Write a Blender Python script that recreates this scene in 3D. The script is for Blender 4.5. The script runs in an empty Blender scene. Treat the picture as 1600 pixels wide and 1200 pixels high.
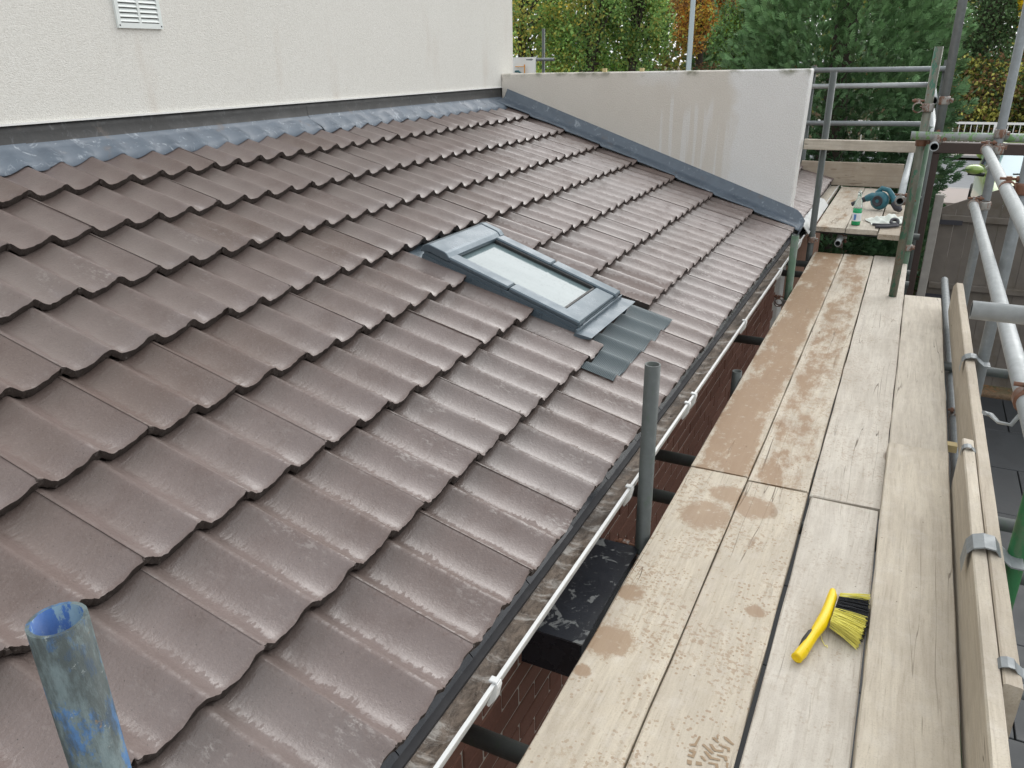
import bpy, bmesh, math, random
import numpy as np
from mathutils import Matrix, Vector
random.seed(7); rng = np.random.default_rng(7)
R = math.radians
scene = bpy.context.scene
C = scene.collection

# ------------------------------------------------------------------ camera
cam_d = bpy.data.cameras.new("camera"); cam = bpy.data.objects.new("camera", cam_d); C.objects.link(cam)
cam_d.sensor_width = 36.0; cam_d.lens = 36.0 * 1209.1 / 1600.0
cam_d.clip_start = 0.05; cam_d.clip_end = 500
PIT, YAW, ROL = R(22.639), R(26.737), R(-0.922)
fw = Vector((-math.sin(YAW)*math.cos(PIT), math.cos(YAW)*math.cos(PIT), -math.sin(PIT)))
rt = Vector((math.cos(YAW), math.sin(YAW), 0)); up = rt.cross(fw)
r2 = rt*math.cos(ROL) + up*math.sin(ROL); u2 = r2.cross(fw)
cm = Matrix((( r2.x, u2.x, -fw.x, 0), (r2.y, u2.y, -fw.y, 0), (r2.z, u2.z, -fw.z, 1.45), (0, 0, 0, 1)))
cam.matrix_world = cm
scene.camera = cam

# ------------------------------------------------------------------ world, sun, exposure (overcast day)
world = bpy.data.worlds.new("World"); scene.world = world; world.use_nodes = True
wt = world.node_tree; wt.nodes.clear()
SUN_EL, SUN_AZ = R(41), R(14)      # azimuth clockwise from +Y
sky = wt.nodes.new("ShaderNodeTexSky"); sky.sky_type = 'NISHITA'; sky.sun_disc = False
sky.sun_elevation = SUN_EL; sky.sun_rotation = SUN_AZ; sky.dust_density = 4.0; sky.air_density = 1.0
hs = wt.nodes.new("ShaderNodeHueSaturation"); hs.inputs['Saturation'].default_value = 0.16
mixw = wt.nodes.new("ShaderNodeMix"); mixw.data_type = 'RGBA'; mixw.inputs[0].default_value = 0.6
mixw.inputs[7].default_value = (8.3, 8.6, 8.8, 1)      # even cloud layer
bg = wt.nodes.new("ShaderNodeBackground"); bg.inputs['Strength'].default_value = 0.15
wo = wt.nodes.new("ShaderNodeOutputWorld")
wt.links.new(sky.outputs[0], hs.inputs['Color']); wt.links.new(hs.outputs[0], mixw.inputs[6])
wt.links.new(mixw.outputs[2], bg.inputs['Color']); wt.links.new(bg.outputs[0], wo.inputs['Surface'])
sd = bpy.data.lights.new("sun", 'SUN'); sun = bpy.data.objects.new("sun", sd); C.objects.link(sun)
sd.energy = 1.05; sd.angle = R(66); sd.color = (1.0, 0.97, 0.93)
sdir = Vector((math.sin(SUN_AZ)*math.cos(SUN_EL), math.cos(SUN_AZ)*math.cos(SUN_EL), math.sin(SUN_EL)))
sun.rotation_euler = sdir.to_track_quat('Z', 'Y').to_euler()
scene.view_settings.view_transform = 'Standard'; scene.view_settings.look = 'None'
scene.view_settings.gamma = 1.0; scene.view_settings.exposure = 0.35
scene.view_settings.use_curve_mapping = False
scene.cycles.max_bounces = 5; scene.cycles.diffuse_bounces = 3; scene.cycles.glossy_bounces = 3; scene.cycles.transmission_bounces = 5; scene.cycles.transparent_max_bounces = 4

# ------------------------------------------------------------------ material helpers
class NT:
    def __init__(s, name):
        s.m = bpy.data.materials.new(name); s.m.use_nodes = True
        s.t = s.m.node_tree; s.b = s.t.nodes['Principled BSDF']; s.n = s.t.nodes
    def link(s, a, b): s.t.links.new(a, b)
    def put(s, sock, v):
        if v is None: return
        if isinstance(v, bpy.types.NodeSocket): s.link(v, sock)
        else:
            if isinstance(v, (tuple, list)) and len(v) == 3 and sock.type == 'RGBA': v = (*v, 1)
            sock.default_value = v
    def coord(s, kind='Object'): return s.n.new("ShaderNodeTexCoord").outputs[kind]
    def pos(s): return s.n.new("ShaderNodeNewGeometry").outputs['Position']
    def mapping(s, vec, scale=(1,1,1), loc=(0,0,0), rot=(0,0,0)):
        k = s.n.new("ShaderNodeMapping"); s.link(vec, k.inputs[0])
        k.inputs['Scale'].default_value = scale; k.inputs['Location'].default_value = loc; k.inputs['Rotation'].default_value = rot
        return k.outputs[0]
    def vadd(s, a, b):
        k = s.n.new("ShaderNodeVectorMath"); k.operation = 'ADD'; s.put(k.inputs[0], a); s.put(k.inputs[1], b); return k.outputs[0]
    def noise(s, vec, scale, detail=4, rough=0.55, dist=0.0, col=False):
        k = s.n.new("ShaderNodeTexNoise"); s.link(vec, k.inputs['Vector'])
        k.inputs['Scale'].default_value = scale; k.inputs['Detail'].default_value = detail
        k.inputs['Roughness'].default_value = rough; k.inputs['Distortion'].default_value = dist
        return k.outputs['Color' if col else 'Fac']
    def voronoi(s, vec, scale, out='Distance', feat='F1', rand=1.0):
        k = s.n.new("ShaderNodeTexVoronoi"); k.feature = feat; s.link(vec, k.inputs['Vector']); k.inputs['Scale'].default_value = scale
        k.inputs['Randomness'].default_value = rand
        return k.outputs[out]
    def math(s, op, a, b=None, c=None, clamp=False):
        k = s.n.new("ShaderNodeMath"); k.operation = op; k.use_clamp = clamp
        s.put(k.inputs[0], a)
        if b is not None: s.put(k.inputs[1], b)
        if c is not None: s.put(k.inputs[2], c)
        return k.outputs[0]
    def ramp(s, v, a, b, lo=0.0, hi=1.0):       # smooth remap
        k = s.n.new("ShaderNodeMapRange"); k.interpolation_type = 'SMOOTHSTEP'
        s.put(k.inputs['Value'], v); k.inputs['From Min'].default_value = a; k.inputs['From Max'].default_value = b
        k.inputs['To Min'].default_value = lo; k.inputs['To Max'].default_value = hi
        return k.outputs[0]
    def mix(s, f, a, b, mode='MIX'):
        k = s.n.new("ShaderNodeMix"); k.data_type = 'RGBA'; k.blend_type = mode
        s.put(k.inputs[0], f); s.put(k.inputs[6], a); s.put(k.inputs[7], b); return k.outputs[2]
    def sep(s, v):
        k = s.n.new("ShaderNodeSeparateXYZ"); s.link(v, k.inputs[0]); return k.outputs
    def rnd(s): return s.n.new("ShaderNodeObjectInfo").outputs['Random']
    def attr(s, name, kind='OBJECT', out='Fac'):
        k = s.n.new("ShaderNodeAttribute"); k.attribute_type = kind; k.attribute_name = name; return k.outputs[out]
    def bump(s, h, strength=0.3, dist=0.01, normal=None):
        k = s.n.new("ShaderNodeBump"); s.put(k.inputs['Height'], h); k.inputs['Strength'].default_value = strength
        k.inputs['Distance'].default_value = dist
        if normal is not None: s.link(normal, k.inputs['Normal'])
        return k.outputs[0]
    def out(s, col=None, rough=None, normal=None, metal=None, spec=None, coat=None, coat_rough=None):
        i = s.b.inputs
        s.put(i['Base Color'], col); s.put(i['Roughness'], rough); s.put(i['Metallic'], metal)
        s.put(i['Specular IOR Level'], spec); s.put(i['Coat Weight'], coat); s.put(i['Coat Roughness'], coat_rough)
        if normal is not None: s.link(normal, i['Normal'])
        return s.m

M = {}
def plain(name, col, rough=0.5, metal=0.0, var=0.25, scale=25, bump=0.0, spec=0.5, dirt=None, dirt_amt=(0.55, 0.75), bscale=None):
    t = NT(name); o = t.vadd(t.coord(), t.mapping(t.pos(), (0, 0, 0)))
    n = t.noise(o, scale, 5, 0.6)
    c = t.mix(n, tuple(x*(1-var) for x in col), tuple(min(1, x*(1+var)) for x in col))
    if dirt:
        d = t.ramp(t.noise(t.pos(), scale*0.33, 6, 0.65), *dirt_amt); c = t.mix(d, c, dirt)
    r = t.ramp(n, 0.2, 0.8, max(0.02, rough-0.1), min(1, rough+0.1))
    nm = t.bump(t.noise(o, bscale or scale*4, 4), bump, 0.004) if bump else None
    M[name] = t.out(c, r, nm, metal, spec); return M[name]

# --- wet concrete tile
def mat_tile():
    t = NT('wet_tile'); o = t.coord(); rn = t.rnd()
    w = t.n.new("ShaderNodeCombineXYZ"); t.link(t.math('MULTIPLY', rn, 37.0), w.inputs[0]); t.link(t.math('MULTIPLY', rn, 91.0), w.inputs[1])
    p = t.vadd(o, w.outputs[0])
    n1 = t.noise(p, 8, 4, 0.6); n2 = t.noise(p, 140, 3, 0.75)
    n3 = t.math('ADD', t.math('MULTIPLY', t.noise(t.mapping(p, (.35, 1, 1)), 95, 3, 0.6), 0.55), t.math('MULTIPLY', t.noise(p, 9, 3, 0.6), 0.45))
    base = t.mix(n1, (0.116, 0.084, 0.076), (0.186, 0.146, 0.136))
    base = t.mix(t.ramp(rn, 0.45, 1, 0.0, 0.5), base, (0.165, 0.137, 0.128)); base = t.mix(t.ramp(rn, 0.45, 0, 0.0, 0.45), base, (0.100, 0.064, 0.050))
    base = t.mix(t.ramp(n2, 0.52, 0.72, 0, .6), base, (0.20, 0.16, 0.145)); base = t.mix(t.ramp(n2, 0.42, 0.28, 0, .5), base, (0.07, 0.052, 0.045))
    base = t.mix(t.ramp(t.voronoi(p, 48), 0.075, 0.045, 0, .85), base, (0.03, 0.025, 0.022))
    # lime bloom, patchy, more on the lower courses
    fl = t.mapping(p, (1.0, .45, 1.0))
    bl = t.math('MULTIPLY', t.ramp(t.noise(fl, 85, 4, 0.75), 0.50, 0.62), t.ramp(t.noise(fl, 11, 3, 0.65), 0.50, 0.66))
    sw = t.math('FRACT', t.math('DIVIDE', t.sep(o)[0], 0.15))
    bl = t.math('MULTIPLY', bl, t.math('ADD', t.ramp(sw, 0.55, 0.85, 0.25, 1.0), t.ramp(t.sep(o)[1], 0.08, 0.0, 0, 0.6), clamp=True))
    bl = t.math('MULTIPLY', bl, t.attr('bloom'))
    base = t.mix(t.math('MULTIPLY', bl, 0.65), base, (0.42, 0.39, 0.37))
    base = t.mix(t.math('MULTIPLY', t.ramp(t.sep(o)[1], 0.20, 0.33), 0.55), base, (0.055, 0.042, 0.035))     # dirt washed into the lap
    # wave position along tile: water film lies on the rising face and stops with a ragged margin
    x = t.sep(o)[0]
    s = t.math('FRACT', t.math('DIVIDE', t.math('ADD', x, t.math('MULTIPLY', t.math('SUBTRACT', n3, 0.5), 0.15)), 0.15))
    film = t.math('MULTIPLY', t.ramp(s, 0.285, 0.30), t.ramp(s, 1.0, 0.60, 0.60, 1.0))
    film = t.math('MULTIPLY', film, t.ramp(n1, 0.28, 0.48, 0.45, 1.0))
    film = t.math('MULTIPLY', film, t.ramp(bl, 0, 1, 1.0, 0.45)); film = t.math('MULTIPLY', film, t.ramp(t.sep(o)[1], 0.002, 0.016, 0.15, 1.0))
    film = t.math('MULTIPLY', film, t.ramp(n2, 0.40, 0.62, 1.0, 0.80))
    rough = t.math('ADD', t.ramp(film, 0, 1, 0.50, 0.33), t.math('MULTIPLY', bl, 0.25))
    rough = t.math('ADD', rough, t.ramp(n2, 0.3, 0.7, -0.05, 0.06))
    rip = t.noise(t.mapping(p, (.45, 1.3, 1)), 60, 3, 0.55, 0.5)
    h = t.math('ADD', t.math('MULTIPLY', n2, 0.9), t.math('MULTIPLY', rip, 0.7))
    nm = t.bump(h, 0.5, 0.0026)
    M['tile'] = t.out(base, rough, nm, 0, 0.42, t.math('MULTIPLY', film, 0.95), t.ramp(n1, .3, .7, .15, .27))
    t.b.inputs['Coat IOR'].default_value = 1.50
    t.link(t.bump(t.math('ADD', rip, t.math('MULTIPLY', n2, .5)), 0.5, 0.0026), t.b.inputs['Coat Normal'])
    t = NT('tile_raw_edge'); p = t.pos(); n = t.noise(p, 160, 5, 0.7)
    c = t.mix(n, (0.018, 0.013, 0.011), (0.066, 0.048, 0.040))
    c = t.mix(t.ramp(t.noise(p, 45, 4), 0.63, 0.72), c, (0.13, 0.11, 0.10))
    M['tile_edge'] = t.out(c, 0.55, t.bump(n, 0.9, 0.006), 0, 0.5)
mat_tile()

# --- render
def mat_render():
    t = NT('house_render'); p = t.pos()
    g = t.noise(p, 150, 4, 0.7); v = t.voronoi(p, 190)
    c = t.mix(t.noise(p, 1.3, 4), (0.72, 0.705, 0.655), (0.785, 0.775, 0.735))
    c = t.mix(t.ramp(g, 0.35, 0.6), t.mix(0.5, c, (0.58, 0.56, 0.51)), c)
    sx = t.sep(p)
    d = t.math('MULTIPLY', t.ramp(t.noise(t.mapping(p, (1, 2.2, .55)), 2.3, 4), 0.53, 0.72), t.ramp(sx[2], 2.0, 1.3))
    c = t.mix(t.math('MULTIPLY', d, 0.26), c, (0.50, 0.41, 0.33))
    fn = t.noise(t.mapping(p, (1, 12, .8)), 2.0, 3)
    c = t.mix(t.math('MULTIPLY', t.ramp(fn, 0.55, 0.8), 0.07), c, (0.48, 0.47, 0.44))
    h = t.math('ADD', g, t.math('MULTIPLY', v, -0.8))
    M['render'] = t.out(c, 0.85, t.bump(h, 0.45, 0.0045), 0, 0.25)
    t = NT('parapet_render'); p = t.pos(); s = t.sep(p)
    g = t.noise(p, 130, 4, 0.7); v = t.voronoi(p, 170)
    damp = t.mix(t.noise(p, 5, 5), (0.69, 0.645, 0.58), (0.77, 0.73, 0.67))
    dry = t.mix(t.noise(p, 7, 4), (0.80, 0.795, 0.785), (0.86, 0.86, 0.855))
    wob = t.math('MULTIPLY', t.math('SUBTRACT', t.noise(p, 6, 4), 0.5), 0.22)
    xw = t.math('ADD', s[0], wob)
    right = t.ramp(xw, -1.33, -1.22)
    st = t.noise(t.mapping(p, (17, 1, 0.5)), 1.5, 2, 0.5)       # drips
    hang = t.math('MULTIPLY', t.ramp(xw, -1.95, -1.80), t.ramp(t.math('ADD', s[2], t.math('MULTIPLY', t.math('SUBTRACT', t.noise(t.mapping(p,(9,0,0)), 1.0, 2), .5), 0.5)), 1.05, 1.16, 1, 0))
    drip = t.math('MULTIPLY', t.math('MULTIPLY', t.ramp(st, 0.47, 0.56), hang), 0.6)
    top = t.math('MULTIPLY', t.ramp(t.math('ADD', s[2], wob), 1.22, 1.33), t.ramp(xw, -2.1, -1.9))
    top = t.math('MULTIPLY', top, t.ramp(xw, -1.6, -1.75))
    f = t.math('MAXIMUM', t.math('MAXIMUM', right, drip), t.math('MULTIPLY', top, 0.6))
    c = t.mix(f, damp, dry)
    c = t.mix(t.ramp(g, 0.4, 0.6, 0.3, 0.0), c, (0.52, 0.48, 0.43))
    c = t.mix(t.math('MULTIPLY', t.ramp(s[2], 1.30, 1.365), t.ramp(t.noise(p, 9, 4), 0.45, 0.7)), c, (0.24, 0.24, 0.18))
    h = t.math('ADD', g, t.math('MULTIPLY', v, -0.8))
    M['parapet'] = t.out(c, 0.8, t.bump(h, 0.55, 0.006), 0, 0.3)
mat_render()

# --- lead
def mat_lead(name, a, b, bloom, r0):
    t = NT(name); p = t.pos()
    n = t.noise(t.mapping(p, (1, 1, 1)), 7, 6, 0.65, 0.6)
    c = t.mix(n, a, b)
    c = t.mix(t.ramp(t.noise(p, 16, 6, 0.7, 1.5), 0.56, 0.70, 0, bloom), c, (0.52, 0.56, 0.60))
    c = t.mix(t.ramp(t.noise(t.mapping(p, (1,1,1), (3,1,8)), 9, 5, 0.6), 0.60, 0.74, 0, 0.45), c, (0.15, 0.11, 0.085))
    M[name] = t.out(c, t.ramp(n, 0.3, 0.7, r0, r0+0.22), t.bump(t.noise(p, 22, 4), 0.35, 0.006), 0.1, 0.4)
mat_lead('lead', (0.052, 0.068, 0.092), (0.15, 0.185, 0.225), 0.45, 0.36)
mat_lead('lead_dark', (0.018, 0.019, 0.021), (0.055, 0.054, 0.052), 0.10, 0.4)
mat_lead('lead_mid', (0.062, 0.080, 0.104), (0.165, 0.20, 0.24), 0.40, 0.34)
mat_lead('lead_apron', (0.10, 0.135, 0.145), (0.17, 0.215, 0.225), 0.25, 0.30)

# --- scaffold board timber
STAINS = [(-.527,1.60,.075),(-.536,1.82,.045),(-.548,1.465,.025),(-.44,2.33,.10),(-.30,2.45,.085),(-.191,1.89,.03),(.013,2.05,.02),(-.40,2.50,.07)]
def mat_board():
    t = NT('board_timber'); o = t.coord(); p = t.pos(); rn = t.rnd()
    w = t.n.new("ShaderNodeCombineXYZ"); t.link(t.math('MULTIPLY', rn, 53.0), w.inputs[0]); t.link(t.math('MULTIPLY', rn, 17.0), w.inputs[1])
    q = t.vadd(o, w.outputs[0])
    warp = t.noise(q, 2.0, 2, 0.5, 0, col=True)
    k = t.n.new("ShaderNodeVectorMath"); k.operation = 'MULTIPLY_ADD'; t.link(warp, k.inputs[0]); k.inputs[1].default_value = (.05,.0,.05); t.link(q, k.inputs[2])
    qq = k.outputs[0]
    g1 = t.noise(t.mapping(qq, (46, 2.6, 46)), 1, 7, 0.7); g2 = t.noise(t.mapping(qq, (150, 5, 150)), 1, 4, 0.7)
    pale = t.mix(t.attr('tint'), (0.57, 0.50, 0.385), (0.59, 0.55, 0.485))
    dark = t.mix(t.attr('tint'), (0.44, 0.375, 0.285), (0.49, 0.45, 0.395))
    c = t.mix(t.ramp(g1, 0.35, 0.68), pale, dark)
    c = t.mix(t.ramp(g2, 0.52, 0.74, 0, 0.55), c, (0.30, 0.25, 0.19))
    c = t.mix(t.ramp(t.noise(q, 16, 6, 0.75), 0.45, 0.72, 0, 0.45), c, (0.62, 0.58, 0.52))
    gr = t.noise(q, 240, 3, 0.6); c = t.mix(t.ramp(gr, 0.50, 0.72, 0, 0.38), c, (0.30, 0.25, 0.20))
    # cement dust
    crack = t.math('ABSOLUTE', t.math('SUBTRACT', t.noise(t.mapping(q, (13, .45, 13)), 1, 3, 0.5), 0.5))
    crm = t.math('MULTIPLY', t.ramp(crack, 0.0042, 0.0015), t.ramp(t.noise(t.mapping(q, (2, .7, 2)), 2, 2), 0.5, 0.62))
    c = t.mix(t.math('MULTIPLY', crm, 0.8), c, (0.10, 0.075, 0.055))
    kn = t.voronoi(t.mapping(qq, (4.2, 1.35, 1)), 1.3); km = t.ramp(kn, 0.075, 0.05)
    c = t.mix(t.math('MULTIPLY', km, 0.55), c, (0.22, 0.15, 0.10))
    gm = t.ramp(t.noise(t.mapping(p, (1.6, .55, 1)), 3.2, 6, 0.7), 0.40, 0.68, 0, 0.42); c = t.mix(gm, c, (0.335, 0.29, 0.235))
    # splashes and wet stain
    wet = t.attr('wet')
    sp = t.math('MULTIPLY', t.ramp(t.voronoi(p, 75), 0.34, 0.26), t.ramp(t.noise(p, 7, 4, 0.6), 0.46, 0.58))
    sp2 = t.ramp(t.voronoi(t.mapping(p, (1,1,1), (5.3,2.1,0)), 34), 0.17, 0.12)
    sp3 = t.math('MULTIPLY', t.ramp(t.noise(p, 48, 5, 0.7), 0.53, 0.57), t.ramp(t.noise(t.mapping(p,(1,1,1),(2,9,0)), 3.6, 3), 0.48, 0.6))
    spl = t.math('MULTIPLY', t.math('MAXIMUM', sp, t.math('MAXIMUM', t.math('MULTIPLY', sp2, 0.7), t.math('MULTIPLY', sp3, 0.85))), t.ramp(wet, 0.0, 0.35))
    big = t.noise(t.mapping(q, (1.0, 0.42, 1)), 6.0, 10, 0.76)
    edge = t.math('ABSOLUTE', t.sep(o)[0])
    big = t.math('ADD', big, t.ramp(edge, 0.06, 0.112, 0.05, -0.10))
    thr = t.math('SUBTRACT', 0.86, t.math('MULTIPLY', wet, 0.50))
    bm_ = t.math('GREATER_THAN', big, thr)
    bm_s = t.math('MULTIPLY', t.math('SUBTRACT', big, thr), 11.0, clamp=True)
    soft = t.math('MAXIMUM', bm_s, t.math('MULTIPLY', bm_, 0.28))
    stain = t.math('MAXIMUM', t.math('MULTIPLY', spl, 0.7), soft)
    sn = t.math('SUBTRACT', t.noise(p, 30, 9, 0.78), 0.5)
    for (sx, sy, r) in STAINS:
        dd = t.n.new("ShaderNodeVectorMath"); dd.operation = 'DISTANCE'; t.link(p, dd.inputs[0]); dd.inputs[1].default_value = (sx, sy, 0)
        e = t.math('ADD', dd.outputs['Value'], t.math('MULTIPLY', sn, r*1.7))
        stain = t.math('MAXIMUM', stain, t.ramp(e, r*1.08, r*0.70, 0, 0.85))
    stain = t.math('MULTIPLY', stain, t.ramp(t.noise(p, 34, 4, 0.6), 0.30, 0.42, 0.45, 1.0))
    wc = t.mix(t.noise(p, 4, 3), (0.215, 0.118, 0.054), (0.29, 0.178, 0.092))
    c = t.mix(t.math('MULTIPLY', stain, 0.84), c, wc)
    c = t.mix(t.math('MULTIPLY', t.attr('brown'), 0.75), c, t.mix(g1, (0.235, 0.165, 0.11), (0.17, 0.12, 0.085)))
    c = t.mix(t.ramp(t.voronoi(t.mapping(p, (1,1,1), (1,7,0)), 17), 0.045, 0.03, 0, 0.75), c, (0.12, 0.09, 0.07))
    h = t.math('ADD', t.math('MULTIPLY', g1, 0.7), t.math('ADD', t.math('MULTIPLY', g2, 0.35), t.math('MULTIPLY', crm, -2.5)))
    M['board'] = t.out(c, t.ramp(stain, 0, 1, 0.72, 0.50), t.bump(h, 0.45, 0.003), 0, 0.35)
mat_board()

# --- steel tube, with optional old paint
def mat_tube(name, base, paint=None, amt=0.5, rust=0.0):
    t = NT(name); p = t.pos()
    n = t.noise(p, 30, 5, 0.65); n2 = t.noise(t.mapping(p, (1, 1, .4)), 24, 7, 0.75)
    c = t.mix(n, tuple(x*0.7 for x in base), tuple(x*1.2 for x in base))
    c = t.mix(t.ramp(t.noise(p, 60, 4, .7), .6, .8, 0, .35), c, tuple(min(.6, x*1.9) for x in base))
    met = 0.25
    if paint:
        m = t.ramp(n2, amt, amt+0.05); c = t.mix(m, c, t.mix(n, tuple(x*0.7 for x in paint), paint))
        met = t.ramp(m, 0, 1, 0.25, 0.0)
    if rust:
        rm = t.ramp(t.noise(p, 22, 6, 0.7), 0.62 - rust*0.2, 0.72 - rust*0.2); c = t.mix(t.math('MULTIPLY', rm, 0.7), c, (0.16, 0.07, 0.035))
    M[name] = t.out(c, t.ramp(n2, 0.3, 0.7, 0.36, 0.6), t.bump(n, 0.25, 0.003), met, 0.5)
mat_tube('galv', (0.23, 0.25, 0.26)); mat_tube('galv_light', (0.40, 0.425, 0.435)); mat_tube('galv_dark', (0.085, 0.095, 0.092), (0.075, 0.095, 0.08), 0.55)

def mat_worn_blue():
    t = NT('tube_blue'); p = t.pos(); q = t.mapping(p, (1, 1, .45))
    n = t.noise(q, 26, 7, 0.75); c = t.mix(t.noise(p, 70, 4, .7), (0.085, 0.12, 0.125), (0.17, 0.215, 0.22))
    c = t.mix(t.ramp(n, 0.51, 0.57, 0, .85), c, (0.05, 0.15, 0.34))
    c = t.mix(t.ramp(t.noise(t.mapping(p, (1,1,.3), (3,0,1)), 19, 7, .75), 0.44, 0.60, 0, .85), c, (0.040, 0.050, 0.048))
    c = t.mix(t.ramp(t.noise(t.mapping(p, (1,1,1), (7,2,1)), 48, 6, .75), 0.62, 0.70, 0, .8), c, (0.34, 0.37, 0.36))
    c = t.mix(t.ramp(t.noise(t.mapping(p, (1,1,1), (1,5,1)), 34, 5, .7), 0.66, 0.72, 0, .8), c, (0.22, 0.14, 0.07))
    M['tube_blue'] = t.out(c, t.ramp(n, .3, .7, .4, .65), t.bump(n, .5, .004), 0.1, .45)
mat_worn_blue()
mat_tube('tube_blue_inside', (0.16, 0.26, 0.34), (0.02, 0.11, 0.36), 0.42)
mat_tube('tube_green', (0.12, 0.155, 0.125), (0.08, 0.15, 0.09), 0.45); mat_tube('tube_bright_green', (0.07, 0.15, 0.075), (0.025, 0.16, 0.055), 0.45)
mat_tube('tube_gold', (0.17, 0.175, 0.14), (0.05, 0.17, 0.11), 0.55, 0.3)
mat_tube('tube_lime', (0.36, 0.39, 0.39), (0.22, 0.42, 0.16), 0.50)
mat_tube('coupler', (0.34, 0.33, 0.31), (0.23, 0.12, 0.08), 0.5, 0.5)
mat_tube('rusty', (0.20, 0.12, 0.09), (0.22, 0.10, 0.06), 0.4, 0.8)
plain('pvc_white', (0.66, 0.67, 0.665), 0.35, var=0.06, scale=9, dirt=(0.40, 0.37, 0.32), dirt_amt=(0.52, 0.75))
plain('vent_white', (0.74, 0.78, 0.76), 0.4, var=0.05, scale=12)
plain('bead_white', (0.8, 0.8, 0.78), 0.5, var=0.05)
plain('black_plastic', (0.020, 0.023, 0.030), 0.28, var=0.3, scale=14, dirt=(0.06, 0.065, 0.07), dirt_amt=(0.55, 0.8))
def mat_misc():
    t = NT('black_box_top'); p = t.pos()
    c = t.mix(t.noise(p, 9, 4), (0.020, 0.022, 0.028), (0.045, 0.05, 0.06))
    pud = t.ramp(t.noise(p, 13, 5, 0.6, 0.8), 0.56, 0.60); c = t.mix(pud, c, (0.20, 0.21, 0.21))
    c = t.mix(t.ramp(t.noise(p, 60, 5, 0.7), 0.60, 0.68, 0, 0.4), c, (0.22, 0.22, 0.22))
    M['box_top'] = t.out(c, t.ramp(pud, 0, 1, 0.3, 0.55), t.bump(t.noise(p, 40), 0.2, 0.004))
    t = NT('gutter_dirt'); p = t.pos()
    n = t.noise(t.mapping(p, (1.5, .8, 1)), 30, 8, 0.75, 0.3)
    c = t.mix(t.ramp(n, 0.32, 0.66), (0.075, 0.058, 0.045), (0.24, 0.19, 0.15))
    c = t.mix(t.ramp(t.noise(t.mapping(p, (.7, 2.0, 1)), 9, 7, 0.72, 0.3), 0.50, 0.66, 0, 0.75), c, (0.60, 0.57, 0.53))
    c = t.mix(t.ramp(t.noise(p, 5, 5, .6), 0.5, 0.66, 0, 0.7), c, (0.045, 0.036, 0.03))
    M['gutter_dirt'] = t.out(c, t.ramp(n, .3, .7, .25, .6), t.bump(n, 0.5, 0.008))
    t = NT('brick'); p = t.pos(); n = t.noise(p, 60, 5, .7)
    c = t.mix(t.rnd(), (0.20, 0.095, 0.07), (0.28, 0.145, 0.11)); c = t.mix(n, t.mix(0.45, c, (0.05, 0.03, 0.025)), c)
    M['brick'] = t.out(c, 0.85, t.bump(n, 0.6, 0.005), 0, 0.2)
    t = NT('skylight_metal'); p = t.pos(); n = t.noise(p, 40, 4)
    c = t.mix(n, (0.085, 0.115, 0.14), (0.115, 0.15, 0.178))
    c = t.mix(t.ramp(t.voronoi(p, 150), 0.16, 0.10, 0, 0.3), c, (0.32, 0.37, 0.40))
    M['sky_metal'] = t.out(c, t.ramp(t.noise(p, 12, 4), .3, .7, .25, .42), None, 0.35, 0.6)
    t = NT('roof_window_glass'); p = t.pos(); n = t.noise(t.mapping(p, (.6, 3, .6)), 5, 4)
    c = t.mix(n, (0.09, 0.135, 0.145), (0.19, 0.245, 0.255))
    drops = t.ramp(t.voronoi(p, 95), 0.20, 0.10)
    M['glass'] = t.out(c, t.ramp(t.noise(p, 60, 4), .4, .7, .04, .14), t.bump(drops, 0.25, 0.002), 0.0, 0.7)
    t = NT('pleated_lead'); p = t.coord()
    wv = t.math('SINE', t.math('MULTIPLY', t.sep(p)[1], 2*math.pi/0.0065))
    n = t.noise(p, 9, 5, .6)
    c = t.mix(n, (0.075, 0.098, 0.108), (0.125, 0.155, 0.168)); c = t.mix(t.ramp(wv, -1, -.2, .45, 0), c, (0.05, 0.07, 0.075))
    M['pleated'] = t.out(c, 0.36, t.bump(wv, 0.5, 0.003), 0.3, 0.5)
    # foliage
    for nm, tr in (('leaf', 0.45), ('needle', 0.25)):
        t = NT(nm); a = t.attr('Col', 'GEOMETRY', 'Color'); t.out(a, 0.55, None, 0, 0.3)
        tl = t.n.new("ShaderNodeBsdfTranslucent"); t.link(a, tl.inputs['Color'])
        mx = t.n.new("ShaderNodeMixShader"); mx.inputs[0].default_value = tr
        o = t.n['Material Output']; t.link(t.b.outputs[0], mx.inputs[1]); t.link(tl.outputs[0], mx.inputs[2]); t.link(mx.outputs[0], o.inputs['Surface'])
        M[nm] = t.m
    t = NT('ground_cover'); p = t.pos()
    c = t.mix(t.ramp(t.noise(p, 1.2, 5), .4, .6), (0.045, 0.06, 0.025), (0.11, 0.075, 0.045))
    c = t.mix(t.ramp(t.noise(p, 9, 6, .75), .5, .62, 0, .8), c, (0.17, 0.085, 0.04))
    M['ground'] = t.out(c, 0.9, t.bump(t.noise(p, 30), .6, .03), 0, .2)
    t = NT('green_liquid'); M['liquid'] = t.out(t.mix(t.noise(t.coord(), 20), (0.0, 0.30, 0.10), (0.01, 0.38, 0.14)), 0.12, None, 0, 0.6)
    t = NT('clear_bottle'); M['clear'] = t.out(t.mix(t.noise(t.coord(), 20), (0.80, 0.85, 0.82), (0.85, 0.9, 0.88)), 0.08); t.b.inputs['Transmission Weight'].default_value = 0.75
    t = NT('car_windscreen'); c = t.mix(t.noise(t.pos(), 2, 3), (0.30, 0.45, 0.52), (0.38, 0.54, 0.60)); M['car_glass'] = t.out(c, 0.04, None, 0, 0.9, 1.0, 0.02)
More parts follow.
